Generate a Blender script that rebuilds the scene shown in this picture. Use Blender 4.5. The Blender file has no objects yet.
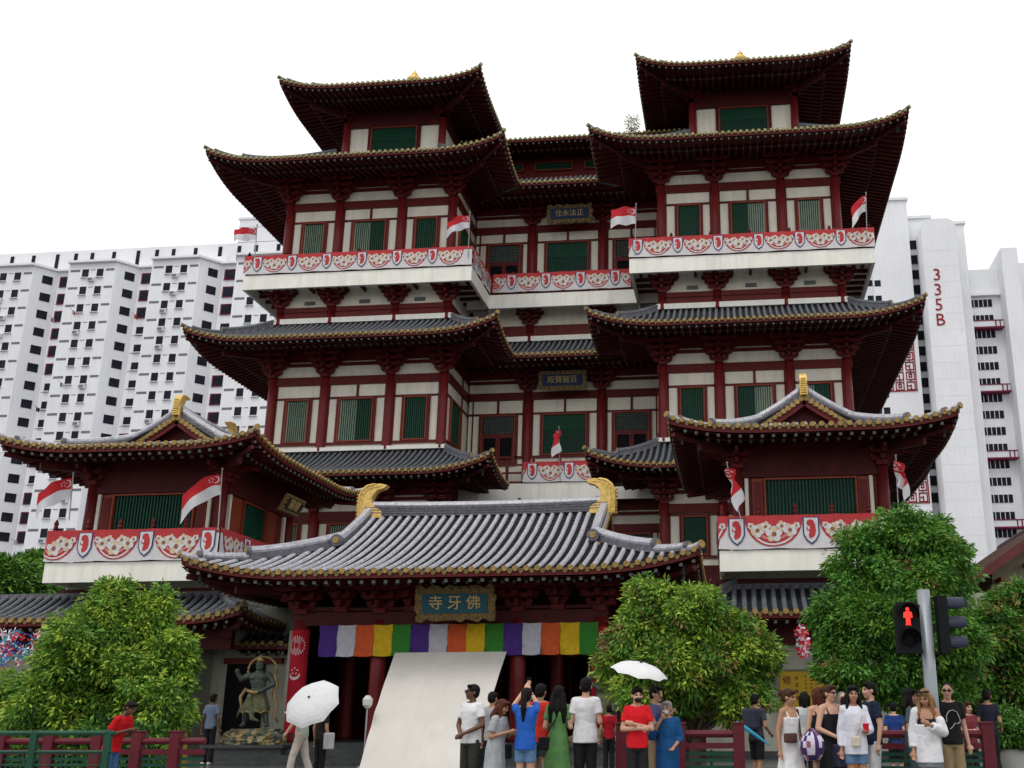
import bpy, bmesh, math, random
import numpy as np
from mathutils import Vector, Matrix, noise
S = bpy.context.scene
C = S.collection
rnd = random.Random(7)
PI = math.pi
# ------------------------------------------------------------ camera model
CF, CP, CR_, CYW, CCX, CCY, CH = 1008.129, .2790, .0045, -.0929, 640.1, 422.5, 1.45
def _basis():
    c, s = math.cos(CYW), math.sin(CYW); R1 = np.array([[c,-s,0],[s,c,0],[0,0,1]])
    c, s = math.cos(CP), math.sin(CP); R2 = np.array([[1,0,0],[0,c,s],[0,-s,c]])
    c, s = math.cos(CR_), math.sin(CR_); R3 = np.array([[c,0,-s],[0,1,0],[s,0,c]])
    return R3@R2@R1
RB = _basis()
def at(px, py, Y):
    """world point seen at a pixel of the photograph, on the vertical plane at distance Y"""
    d = RB.T@np.array([(px-CCX)/CF, 1, -(py-CCY)/CF]); t = Y/d[1]
    return Vector((d[0]*t, Y, CH+d[2]*t))
cam = bpy.data.cameras.new('camera'); co = bpy.data.objects.new('camera', cam); C.objects.link(co)
cam.sensor_width = 36; cam.lens = CF*36/1024
cam.shift_x = -(CCX-512)/1024; cam.shift_y = (CCY-384)/1024
cam.clip_start = .1; cam.clip_end = 2000
M = Matrix(((RB[0][0],RB[2][0],-RB[1][0],0),(RB[0][1],RB[2][1],-RB[1][1],0),(RB[0][2],RB[2][2],-RB[1][2],CH),(0,0,0,1)))
co.matrix_world = M
S.camera = co

# ------------------------------------------------------------ materials
def mat(name, col, rough=.6, var=.12, scale=3., bump=0., bscale=30., metal=0., spec=.22, trans=0., streak=0., coat=0.):
    m = bpy.data.materials.new(name); m.use_nodes = True
    nt = m.node_tree; N = nt.nodes; L = nt.links
    b = N['Principled BSDF']
    b.inputs['Roughness'].default_value = rough; b.inputs['Metallic'].default_value = metal
    b.inputs['Specular IOR Level'].default_value = spec
    if coat: b.inputs['Coat Weight'].default_value = coat; b.inputs['Coat Roughness'].default_value = .15
    tc = N.new('ShaderNodeTexCoord')
    no = N.new('ShaderNodeTexNoise'); no.inputs['Scale'].default_value = scale; no.inputs['Detail'].default_value = 6
    no.inputs['Roughness'].default_value = .65
    L.new(tc.outputs['Object'], no.inputs['Vector'])
    mp = N.new('ShaderNodeMapRange'); mp.inputs['From Min'].default_value = .3; mp.inputs['From Max'].default_value = .7
    L.new(no.outputs['Fac'], mp.inputs['Value'])
    mx = N.new('ShaderNodeMix'); mx.data_type = 'RGBA'
    mx.inputs['A'].default_value = (*[c*(1-var) for c in col], 1); mx.inputs['B'].default_value = (*[min(1, c*(1+var)) for c in col], 1)
    L.new(mp.outputs['Result'], mx.inputs['Factor'])
    out = mx.outputs['Result']
    if streak:
        mg = N.new('ShaderNodeMapping'); mg.inputs['Scale'].default_value = (2.5, 2.5, .18)
        n2 = N.new('ShaderNodeTexNoise'); n2.inputs['Scale'].default_value = 1.6; n2.inputs['Detail'].default_value = 5
        L.new(tc.outputs['Object'], mg.inputs['Vector']); L.new(mg.outputs['Vector'], n2.inputs['Vector'])
        r2 = N.new('ShaderNodeMapRange'); r2.inputs['From Min'].default_value = .45; r2.inputs['From Max'].default_value = .75
        r2.inputs['To Max'].default_value = streak
        L.new(n2.outputs['Fac'], r2.inputs['Value'])
        m2 = N.new('ShaderNodeMix'); m2.data_type = 'RGBA'; m2.inputs['B'].default_value = (*[c*.45 for c in col], 1)
        L.new(r2.outputs['Result'], m2.inputs['Factor']); L.new(out, m2.inputs['A']); out = m2.outputs['Result']
    L.new(out, b.inputs['Base Color'])
    if bump:
        n3 = N.new('ShaderNodeTexNoise'); n3.inputs['Scale'].default_value = bscale; n3.inputs['Detail'].default_value = 4
        L.new(tc.outputs['Object'], n3.inputs['Vector'])
        bp = N.new('ShaderNodeBump'); bp.inputs['Strength'].default_value = bump; bp.inputs['Distance'].default_value = .02
        L.new(n3.outputs['Fac'], bp.inputs['Height']); L.new(bp.outputs['Normal'], b.inputs['Normal'])
    if trans:
        tr = N.new('ShaderNodeBsdfTranslucent'); L.new(out, tr.inputs['Color'])
        ms = N.new('ShaderNodeMixShader'); ms.inputs[0].default_value = trans
        L.new(b.outputs[0], ms.inputs[1]); L.new(tr.outputs[0], ms.inputs[2]); L.new(ms.outputs[0], N['Material Output'].inputs['Surface'])
    return m
_mc = {}
def cloth(col, **k):
    key = tuple(round(c, 3) for c in col)
    if key not in _mc: _mc[key] = mat('fabric', col, .85, .16, 7, .9, 11, spec=.15, **k)
    return _mc[key]
RED = mat('red_lacquer', (.165,.014,.015), .42, .2, 2.5, .1, 20, streak=.35)
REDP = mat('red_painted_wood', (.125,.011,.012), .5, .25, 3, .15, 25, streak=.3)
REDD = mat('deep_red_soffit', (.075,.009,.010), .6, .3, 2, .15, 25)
TRIM = mat('orange_red_trim', (.24,.045,.018), .5, .2, 5)
CREAM = mat('cream_plaster', (.82,.78,.67), .75, .09, 1.2, .08, 60, streak=.30)
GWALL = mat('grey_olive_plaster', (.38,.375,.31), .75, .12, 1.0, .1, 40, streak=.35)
WHITE = mat('white_paint', (.85,.84,.77), .6, .07, .8, .05, 60, streak=.28)
PANT = mat('glazed_pan_tile', (.014,.015,.02), .7, .3, 6, .3, 25)
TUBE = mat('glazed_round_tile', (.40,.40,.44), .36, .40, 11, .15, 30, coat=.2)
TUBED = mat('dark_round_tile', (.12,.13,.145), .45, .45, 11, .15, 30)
RIDGE = mat('grey_ridge_tile', (.12,.12,.14), .45, .45, 8, .3, 14, streak=.2)
GOLD = mat('gilded_ochre', (.30,.20,.07), .5, .5, 14, .3, 60, metal=.25)
GOLDD = mat('dull_gilding', (.17,.115,.045), .5, .45, 18, .5, 40, metal=.2)
GOLDT = mat('yellow_glazed_tile', (.31,.27,.12), .5, .6, 14, .3, 60)
GOLDB = mat('bright_gilding', (.66,.45,.14), .42, .3, 8, .4, 30, metal=.45)
RAFTEND = mat('rafter_end_paint', (.12,.14,.12), .6, .3, 20)
GREEN = mat('green_bars', (.008,.065,.036), .5, .25, 6)
GREEND = mat('dark_green_backing', (.008,.035,.024), .6, .3, 4)
BLIND = mat('pale_blind', (.50,.54,.44), .7, .15, 3)
DARK = mat('dark_opening_and_shade', (.006,.005,.007), .6, .3, 2, spec=.08)
BLUE = mat('plaque_blue', (.010,.025,.07), .5, .25, 8)
TEALP = mat('plaque_teal', (.015,.075,.10), .5, .25, 8)
STONE = mat('dark_wet_granite', (.055,.06,.06), .3, .3, 4, .2, 30)
IRON = mat('dark_iron', (.03,.03,.035), .45, .3, 6, metal=.3)

TMP = bpy.data.scenes.new('workbench_tmp')
def evaluate(o):
    TMP.collection.objects.link(o); vl = TMP.view_layers[0]; vl.update()
    me = bpy.data.meshes.new_from_object(o.evaluated_get(vl.depsgraph))
    TMP.collection.objects.unlink(o)
    return me
# ------------------------------------------------------------ mesh builder
class MB:
    def __init__(s): s.v = []; s.f = []; s.m = []; s.uv = None
    def add(s, vs, fs, mi=0):
        o = len(s.v); s.v += [tuple(v) for v in vs]
        for f in fs: s.f.append(tuple(i+o for i in f)); s.m.append(mi)
    def box(s, x0, x1, y0, y1, z0, z1, mi=0):
        s.add([(x0,y0,z0),(x1,y0,z0),(x1,y1,z0),(x0,y1,z0),(x0,y0,z1),(x1,y0,z1),(x1,y1,z1),(x0,y1,z1)],
              [(0,3,2,1),(4,5,6,7),(0,1,5,4),(1,2,6,5),(2,3,7,6),(3,0,4,7)], mi)
    def bar(s, a, b, w, h, mi=0, up=Vector((0,0,1))):
        a = Vector(a); b = Vector(b); d = (b-a).normalized(); r = d.cross(up)
        if r.length < 1e-4: r = Vector((1,0,0))
        r.normalize(); u = r.cross(d).normalized(); r = r*w/2; u = u*h/2
        s.add([a-r-u, a+r-u, a+r+u, a-r+u, b-r-u, b+r-u, b+r+u, b-r+u],
              [(0,1,2,3),(4,7,6,5),(0,4,5,1),(1,5,6,2),(2,6,7,3),(3,7,4,0)], mi)
    def tube(s, pts, rs, n=8, mi=0, caps=True, half=False, up=Vector((0,0,1))):
        pts = [Vector(p) for p in pts]
        if not hasattr(rs, '__len__'): rs = [rs]*len(pts)
        o = len(s.v); k = len(pts)
        m = n+1 if half else n
        for i, p in enumerate(pts):
            d = (pts[min(i+1,k-1)]-pts[max(i-1,0)]).normalized()
            r = d.cross(up)
            if r.length < 1e-3: r = d.cross(Vector((0,1,0)))
            r.normalize(); u = r.cross(d).normalized()
            for j in range(m):
                a = (PI*j/n) if half else (2*PI*j/n)
                q = p + r*math.cos(a)*rs[i] + u*math.sin(a)*rs[i]
                s.v.append(tuple(q))
        for i in range(k-1):
            for j in range(m-1 if half else m):
                a = o+i*m+j; b = o+i*m+(j+1)%m
                s.f.append((a, b, b+m, a+m)); s.m.append(mi)
        if caps:
            s.f.append(tuple(o+j for j in range(m))[::-1]); s.m.append(mi)
            s.f.append(tuple(o+(k-1)*m+j for j in range(m))); s.m.append(mi)
    def lathe(s, prof, c, n=20, mi=0, axis='Z'):
        """prof = [(r,z)...] closed top and bottom"""
        o = len(s.v); c = Vector(c)
        for r, z in prof:
            for j in range(n):
                a = 2*PI*j/n
                s.v.append((c.x+r*math.cos(a), c.y+r*math.sin(a), c.z+z) if axis == 'Z' else (c.x+r*math.cos(a), c.y+z, c.z+r*math.sin(a)))
        for i in range(len(prof)-1):
            for j in range(n):
                a = o+i*n+j; b = o+i*n+(j+1)%n
                s.f.append((a, b, b+n, a+n) if axis == 'Z' else (a, a+n, b+n, b)); s.m.append(mi)
        s.f.append(tuple(o+j for j in range(n))[::-1]); s.m.append(mi)
        s.f.append(tuple(o+(len(prof)-1)*n+j for j in range(n))); s.m.append(mi)
    def prism(s, poly, O, U, V, W, mi=0):
        """poly in (u,v); extruded by W"""
        O = Vector(O); U = Vector(U); V = Vector(V); W = Vector(W); n = len(poly); o = len(s.v)
        for k in (0, 1):
            for a, b in poly: s.v.append(tuple(O+U*a+V*b+W*k))
        s.f.append(tuple(o+j for j in range(n))); s.m.append(mi)
        s.f.append(tuple(o+n+j for j in range(n))[::-1]); s.m.append(mi)
        for j in range(n):
            a = o+j; b = o+(j+1)%n; s.f.append((a, a+n, b+n, b)); s.m.append(mi)
    def build(s, name, mats, parent=None, smooth=False, bevel=0.):
        me = bpy.data.meshes.new(name); me.from_pydata(s.v, [], s.f)
        if not isinstance(mats, (list, tuple)): mats = [mats]
        for q in mats: me.materials.append(q)
        me.polygons.foreach_set('material_index', s.m)
        if smooth: me.polygons.foreach_set('use_smooth', [True]*len(s.f))
        me.update()
        o = bpy.data.objects.new(name, me); C.objects.link(o)
        if parent is not None: setp(o, parent)
        if bevel:
            b = o.modifiers.new('b', 'BEVEL'); b.width = bevel; b.segments = 2; b.limit_method = 'ANGLE'; b.angle_limit = .6
        return o
def wloc(o):
    v = Vector(o.location)
    if o.parent is not None: v = v + wloc(o.parent) + o.matrix_parent_inverse.translation
    return v
def setp(o, parent):
    """parent an object whose mesh is already in the parent's frame of the world"""
    o.parent = parent
    if parent.type == 'EMPTY':
        o.matrix_parent_inverse = parent.matrix_basis.inverted()
def tag(o, label=None, cat=None, group=None, kind=None):
    if label: o['label'] = label
    if cat: o['category'] = cat
    if group: o['group'] = group
    if kind: o['kind'] = kind
    return o
def empty(name, loc, label, cat, group=None, rz=0):
    o = bpy.data.objects.new(name, None); o.location = loc; o.rotation_euler = (0,0,rz); o.empty_display_size = .2
    C.objects.link(o); return tag(o, label, cat, group)
def dup(o, parent=None, delta=None):
    c = o.copy(); C.objects.link(c)
    if parent is not None: c.parent = parent
    if delta is not None: c.location = Vector(c.location)+Vector(delta)
    for ch in list(o.children): dup(ch, c)
    return c
def recenter(o):
    """give a top-level mesh its own origin at the foot of its bounds"""
    me = o.data; n = len(me.vertices); a = np.empty(n*3); me.vertices.foreach_get('co', a); a = a.reshape(-1,3)
    c = np.array([(a[:,0].min()+a[:,0].max())/2, (a[:,1].min()+a[:,1].max())/2, a[:,2].min()])
    me.vertices.foreach_set('co', (a-c).ravel()); o.location = tuple(c); me.update()
    return o

# ------------------------------------------------------------ sky and light
w = bpy.data.worlds.new('World'); S.world = w; w.use_nodes = True
nt = w.node_tree; N = nt.nodes; L = nt.links
bg = N['Background']
sky = N.new('ShaderNodeTexSky'); sky.sky_type = 'NISHITA'; sky.sun_disc = False
SUN_EL, SUN_AZ = math.radians(62), math.radians(200)
sky.sun_elevation = SUN_EL; sky.sun_rotation = SUN_AZ; sky.air_density = 1.5; sky.dust_density = 4; sky.altitude = 10
tc = N.new('ShaderNodeTexCoord'); no = N.new('ShaderNodeTexNoise'); no.inputs['Scale'].default_value = 1.6; no.inputs['Detail'].default_value = 5
L.new(tc.outputs['Generated'], no.inputs['Vector'])
cr = N.new('ShaderNodeMapRange'); cr.inputs['From Min'].default_value = .3; cr.inputs['From Max'].default_value = .7
cr.inputs['To Min'].default_value = 10.2; cr.inputs['To Max'].default_value = 11.2
L.new(no.outputs['Fac'], cr.inputs['Value'])
cb = N.new('ShaderNodeCombineColor')
for i in range(3): L.new(cr.outputs['Result'], cb.inputs[i])
mx = N.new('ShaderNodeMix'); mx.data_type = 'RGBA'; mx.inputs['Factor'].default_value = .93   # overcast: cloud sheet over the clear sky
L.new(sky.outputs['Color'], mx.inputs['A']); L.new(cb.outputs['Color'], mx.inputs['B'])
L.new(mx.outputs['Result'], bg.inputs['Color']); bg.inputs['Strength'].default_value = .1
sun = bpy.data.lights.new('sun', 'SUN'); sun.energy = .9; sun.angle = math.radians(25); sun.color = (1, .97, .92)
so = bpy.data.objects.new('sun', sun); C.objects.link(so)
# sun comes from the viewer's side, a little left
sd = Vector((math.cos(SUN_EL)*math.sin(math.radians(200)), math.cos(SUN_EL)*math.cos(math.radians(200)), math.sin(SUN_EL)))
so.rotation_euler = sd.to_track_quat('Z', 'Y').to_euler()
S.view_settings.view_transform = 'Standard'; S.view_settings.look = 'None'; S.view_settings.exposure = .18; S.view_settings.gamma = 1
S.cycles.max_bounces = 5; S.cycles.diffuse_bounces = 3; S.cycles.glossy_bounces = 2; S.cycles.transmission_bounces = 2; S.cycles.transparent_max_bounces = 4
S.cycles.use_denoising = True
# ------------------------------------------------------------ roofs
class RoofB:
    def __init__(s):
        s.sheet = MB(); s.tiles = MB(); s.caps = MB(); s.fascia = MB(); s.raft = MB(); s.soffit = MB(); s.hip = MB()
    def build(s, parent, tube=TUBED, gold=GOLD, smooth=False):
        r = s.sheet.build('roof', [PANT, RIDGE], parent)
        s.tiles.build('roof_tiles', [tube], r, smooth=True)
        s.caps.build('eave_caps', [gold, GOLDD], r)
        s.fascia.build('eave_board', [REDP], r)
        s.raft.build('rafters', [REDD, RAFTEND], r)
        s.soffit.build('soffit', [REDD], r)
        if s.hip.v: s.hip.build('hip_ridge', [RIDGE, gold, tube], r)
        return r
def roof_side(B, O, U, N_, Ln, D, zm, rise, ov, srise=.5, c0=True, c1=True, lift=.6, Lc=3., pminf=None, pmaxf=None,
              a=.6, rowsp=.25, tr=.062, spl=.0, raf=.30, soff=True, stepped=False):
    O = Vector((O[0], O[1], 0)); U = Vector((*U, 0)); N_ = Vector((*N_, 0))
    def cl(u): return (max(0, 1-u/Lc)**2.4 if c0 else 0) + (max(0, 1-(Ln-u)/Lc)**2.4 if c1 else 0)
    def P(u, p, dz=0):
        t = min(1, p/D)
        return O+U*u+N_*p+Vector((0,0, zm+lift*cl(u)*(1-t)+rise*(a*t+(1-a)*t*t)+dz))
    def Q(u, p, dz=0):
        t = min(1, p/ov)
        return O+U*u+N_*p+Vector((0,0, zm-.2+lift*cl(u)*(1-min(1,p/D))+srise*t+dz))
    nr = max(2, round(Ln/rowsp)); du = Ln/nr
    pmn = pminf or (lambda u: 0.)
    def pmx(u):
        q = D
        if c0: q = min(q, u)
        if c1: q = min(q, Ln-u)
        if pmaxf: q = min(D, pmaxf(u))
        return q
    # pan sheet and soffit
    def sheet(mb, F, pm, flip, dz=0, stepped=False):
        if stepped: return steps_(mb, F, pm)
        for i in range(nr):
            ua, ub = i*du, (i+1)*du
            a0, a1 = pmn(ua), max(pmn(ua), pm(ua)); b0, b1 = pmn(ub), max(pmn(ub), pm(ub))
            if a1-a0 < .01 and b1-b0 < .01: continue
            k = max(1, int(max(a1-a0, b1-b0)/.45)); vs = []
            for j in range(k+1):
                t = j/k; vs += [F(ua, a0+(a1-a0)*t, dz), F(ub, b0+(b1-b0)*t, dz)]
            fs = [((2*j, 2*j+1, 2*j+3, 2*j+2) if not flip else (2*j, 2*j+2, 2*j+3, 2*j+1)) for j in range(k)]
            mb.add(vs, fs)
    def steps_(mb, F, pm):
        st = .17
        for i in range(nr):
            ua, ub = i*du, (i+1)*du
            a0, a1 = pmn(ua), pm(ua); b0, b1 = pmn(ub), pm(ub); lo = min(a0, b0); hi = max(a1, b1); q = lo
            while q < hi-.01:
                e_ = min(q+st, hi)
                qa0, qa1 = min(max(q, a0), a1), min(max(e_, a0), a1); qb0, qb1 = min(max(q, b0), b1), min(max(e_, b0), b1)
                if max(qa1-qa0, qb1-qb0) > .005:
                    mb.add([F(ua, qa0, .03), F(ub, qb0, .03), F(ub, qb1, -.005), F(ua, qa1, -.005), F(ua, qa0, -.02), F(ub, qb0, -.02)], [(0,1,2,3),(4,5,1,0)])
                q += st
    sheet(B.sheet, P, pmx, False, stepped=stepped)
    if soff: sheet(B.soffit, Q, lambda u: min(ov, pmx(u)), True)
    # rows of round tiles, with small collars that read as tile joints
    for i in range(nr):
        u = (i+.5)*du; p0, p1 = pmn(u), pmx(u)
        if p1-p0 < .06: continue
        k = max(1, int((p1-p0)/.4)); jt = tr*(1+rnd.uniform(-.07,.07)); jz = rnd.uniform(-.006,.008)
        B.tiles.tube([P(u+rnd.uniform(-.006,.006), p0+(p1-p0)*j/k, tr*.35+jz) for j in range(k+1)], jt, 5, half=True, caps=False)
        if p0 < .02:
            c = P(u, -.03, tr*.45)
            poly = [(tr*1.12*math.cos(q*PI/4), tr*1.12*math.sin(q*PI/4)) for q in range(8)]
            B.caps.prism(poly, c-N_*.02, U, (0,0,1), N_*.07, 0)
        if pmn(i*du) < .02 and i > 0:
            c = P(i*du, -.02, 0)
            w = du*.5-tr*.9
            B.caps.prism([(-w,.02),(-w*.75,-.06),(0,-.11),(w*.75,-.06),(w,.02)], c, U, (0,0,1), N_*.035, 1)
    # eave board
    n = nr
    for i in range(n):
        ua, ub = i*du, (i+1)*du
        if pmn(.5*(ua+ub)) > .02: continue
        A0, A1 = P(ua, .02, -.03), P(ub, .02, -.03)
        dn = Vector((0,0,-.13)); t = N_*.06
        B.fascia.add([A0, A1, A1+dn, A0+dn, A0+t, A1+t, A1+dn+t, A0+dn+t], [(0,3,2,1),(3,7,6,2),(4,5,6,7)])
    # rafters: outer (flying) layer and inner layer
    m = max(2, round(Ln/raf))
    for i in range(m):
        u = (i+.5)*Ln/m; p0, p1 = pmn(u), min(ov, pmx(u))
        if p1-p0 < .15: continue
        e = min(p1, p0+ov*.5)
        if p0 < .02:
            B.raft.bar(Q(u, .08, -.05), Q(u, e, -.05), .085, .085)
            B.raft.bar(Q(u, .04, -.05), Q(u, .075, -.05), .08, .08, 1)
        q0 = max(p0, ov*.42)
        if p1 > q0+.1:
            B.raft.bar(Q(u, q0, -.15), Q(u, p1, -.15), .095, .095)
            if p0 < ov*.42: B.raft.bar(Q(u, q0-.035, -.15), Q(u, q0-.002, -.15), .085, .085, 1)
    # purlin carrying the outer rafters
    pu = ov*.45
    prev = None
    for i in range(0, 25):
        u = Ln*i/24
        if pmx(u) < pu or pmn(u) > pu: prev = None; continue
        q = Q(u, pu, -.08)
        if prev is not None: B.raft.bar(prev, q, .12, .10)
        prev = q
    return P, Q
def hip(B, corner, d, D, zm, rise, a, lift, Lc, ov, srise, s0=.3, s1=1.15, endp=None, big=1.):
    """ridge and corner beam along the 45 degree hip; d = (dx,dy) inward signs"""
    corner = Vector((corner[0], corner[1], 0)); dv = Vector((d[0], d[1], 0))
    def Z(p): return zm+lift*(max(0,1-p/Lc)**2.4)*(1-p/D)+rise*(a*(p/D)+(1-a)*(p/D)**2)+.0
    def H(p, dz): return corner+dv*p+Vector((0,0,Z(max(p,0))+dz))
    endp = endp or D
    k = 8
    def run(pa, pb, w, h):
        pts = [H(pa+(pb-pa)*j/k, h*.5+.03) for j in range(k+1)]
        for j in range(k): B.hip.bar(pts[j], pts[j+1]+(pts[j+1]-pts[j])*.02, w, h)
        pts = [H(pa+(pb-pa)*j/k, h+.04) for j in range(k+1)]
        B.hip.tube(pts, w*.62, 8, 2)
        c = H(pa, h+.03)-dv.normalized()*.06; ax = dv.normalized()
        side = ax.cross(Vector((0,0,1)))
        poly = [(w*.75*math.cos(q*PI/5), w*.75*math.sin(q*PI/5)) for q in range(10)]
        B.hip.prism(poly, c-ax*.01, side, (0,0,1), ax*.12, 0)
        poly = [(w*.45*math.cos(q*PI/5), w*.45*math.sin(q*PI/5)) for q in range(10)]
        B.hip.prism(poly, c-ax*.035, side, (0,0,1), ax*.05, 1)
    if endp > s1: run(s1, endp, .17*big, .20*big)
    run(s0, min(s1, endp), .14*big, .09*big)
    # upturned tip tile
    B.hip.tube([H(.36,.05), H(.12,.06), H(-.03,.09)], [.085*big,.085*big,.085*big], 8, 2)
    B.caps.tube([H(-.03,.09), H(-.07,.10)], .09*big, 10)
    # corner beam under the eave
    def Qp(p): return corner+dv*p+Vector((0,0, zm-.2+lift*(max(0,1-p/Lc)**2.4)*(1-p/D)+srise*min(1,p/ov)-.22))
    B.raft.tube([Qp(.12), Qp(ov*.35), Qp(ov*.7), Qp(ov)], [.075,.085,.09,.09], 4)
    B.raft.bar(Qp(ov*.45)+Vector((0,0,-.16)), Qp(ov)+Vector((0,0,-.2)), .15, .2)
def bell(parent, p):
    mb = MB(); mb.tube([Vector(p)+Vector((0,0,.05)), Vector(p)+Vector((0,0,-.12))], .012, 5)
    mb.lathe([(.02,-.10),(.05,-.13),(.065,-.22),(.09,-.30),(.085,-.305)], p, 10)
    mb.box(p[0]-.03, p[0]+.03, p[1]-.006, p[1]+.006, p[2]-.44, p[2]-.32)
    mb.build('wind_bell', [IRON], parent, smooth=False)

temple = empty('temple', (-7.45, 40, 0), 'large red and cream Chinese temple with tiered upturned roofs and white balconies', 'temple')
def part(mb, name, mats, parent=temple, **k): return mb.build(name, mats, parent, **k)

BRKT = mat('bracket_red', (.12,.010,.013), .6, .3, 5, .2, 25)
# brackets (dougong): stepped block rows growing outward and sideways
def bracket(x, y, z, parent, n=(0,-1), steps=3, w0=.2, dw=.15, dy=.20, h=.15, tail=True):
    mb = MB(); nx, ny = n
    px, py = -ny, nx   # lateral
    def bx(la, lb, fa, fb, za, zb):
        xs = sorted((x+px*la+nx*fa, x+px*lb+nx*fb)) if px == 0 else None
        A = Vector((x+px*la+nx*fa, y+py*la+ny*fa, 0)); Bv = Vector((x+px*lb+nx*fb, y+py*lb+ny*fb, 0))
        mb.box(min(A.x,Bv.x), max(A.x,Bv.x), min(A.y,Bv.y), max(A.y,Bv.y), z+za, z+zb)
    def arm(w, f, za):
        # lateral arm with curved-under ends
        hh = h*.8
        poly = [(-w,za+hh),(-w,za+hh*.55),(-w*.82,za+hh*.12),(-w*.6,za),(w*.6,za),(w*.82,za+hh*.12),(w,za+hh*.55),(w,za+hh)]
        mb.prism(poly, (x+nx*(f+.055), y+ny*(f+.055), z), (px,py,0), (0,0,1), (-nx*.11,-ny*.11,0))
        for q in (-w*.85, 0, w*.85): bx(q-.075, q+.075, f-.075, f+.075, za+hh, za+hh+.07)
    bx(-.17,.17,-.1,.17,-.02,.12)
    for s in range(steps):
        za = .12+s*(h+.07)
        arm(w0+dw*(s+.6), .04, za)
        if s: arm(w0+dw*s, .04+dy*s, za+.0)
        # projecting arm
        bx(-.05,.05,-.05,.16+dy*(s+1), za, za+h*.8)
        bx(-.07,.07,.04+dy*(s+1)-.07,.04+dy*(s+1)+.07, za+h*.8, za+h*.8+.06)
    # sloping tail beam
    zt = .12+steps*(h+.07)
    if tail: mb.bar((x+nx*.1, y+ny*.1, z+zt+.05), (x+nx*(dy*steps+.55), y+ny*(dy*steps+.55), z+zt-.12), .09, .12)
    return mb.build('bracket', [BRKT], parent)

def column(x, y, z0, z1, parent, r=.19, m=RED):
    mb = MB(); mb.lathe([(r*1.06,z0),(r*1.05,z0+.1),(r,z0+.5),(r,(z0+z1)/2),(r*.93,z1)], (x,y,0), 18)
    o = mb.build('column', [m], parent, smooth=True)
    return o
def window(x0, x1, z0, z1, y, parent, style='bars', pale=(0,0), n=(0,-1), axis='x'):
    """framed window; bars in front of a recessed backing. axis 'x': faces -y ; axis 'y': faces +x at x=y"""
    mb = MB()
    s = n[1] if axis == 'x' else n[0]
    def B(a0, a1, d0, d1, za, zb, mi):
        lo, hi = sorted((y+s*d0, y+s*d1))
        if axis == 'x': mb.box(a0, a1, lo, hi, za, zb, mi)
        else: mb.box(lo, hi, a0, a1, za, zb, mi)
    f = .055
    B(x0,x0+f,-.02,.10,z0,z1,0); B(x1-f,x1,-.02,.10,z0,z1,0); B(x0+f,x1-f,-.02,.10,z1-f,z1,0); B(x0+f,x1-f,-.02,.10,z0,z0+f,0)
    a, b = x0+f, x1-f
    if style == 'bars':
        B(a, b, -.036, -.022, z0+f, z1-f, 2)
        if pale[1] > pale[0]:
            B(a+(b-a)*pale[0], a+(b-a)*pale[1], -.021, -.010, z0+f+.01, z1-f-.01, 3)
        k = max(4, round((b-a)/.095))
        for i in range(1, k):
            c = a+(b-a)*i/k; B(c-.02, c+.02, .005, .04, z0+f, z1-f, 1)
    elif style == 'bars_wide':
        B(a, b, -.036, -.022, z0+f, z1-f, 2)
        k = round((b-a)/.085)
        for i in range(1, k):
            c = a+(b-a)*i/k; B(c-.018, c+.018, .005, .04, z0+f, z1-f, 1)
        zc = z0+(z1-z0)*.62; B(a, b, .0, .044, zc-.012, zc+.012, 1)
        B(a+.01, b-.01, -.021, -.012, zc, z1-f-.01, 4)
    elif style == 'lattice':
        B(a, b, -.036, -.022, z0+f, z1-f, 5)
        zc = z0+(z1-z0)*.62
        B(a, b, -.02, .05, zc-.09, zc+.02, 6)
        k = round((b-a)/.08)
        for i in range(1, k):
            c = a+(b-a)*i/k; B(c-.008, c+.008, -.01, .02, zc+.02, z1-f, 7)
        c = zc+.09
        while c < z1-f-.02:
            B(a, b, -.008, .022, c-.008, c+.008, 7); c += .08
        mid = (a+b)/2
        for (p, q) in ((a, mid-.01), (mid+.01, b)):
            B(p, p+.09, -.02, .045, z0+f, zc-.09, 6); B(q-.09, q, -.02, .045, z0+f, zc-.09, 6)
            B(p+.09, q-.09, -.02, .04, z0+f, z0+f+.22, 6)
            B(p+.09, q-.09, -.02, .04, zc-.17, zc-.09, 6)
    return mb.build('window', [TRIM, GREEN, GREEND, BLIND, mat_blindg, DARK, REDP, LATT], parent)
mat_blindg = mat('green_blind', (.012,.085,.05), .7, .15, 3)
LATT = mat('pale_lattice', (.13,.16,.15), .6, .2, 4)

def wallbox(mb, x0, x1, z0, z1, y, th=.2, mi=0, d=0.):
    mb.box(x0, x1, y-d, y+th, z0, z1, mi)

def storey_front(name_parent, xs, y, z, wins, panels, lowbrk=False):
    pass

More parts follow.
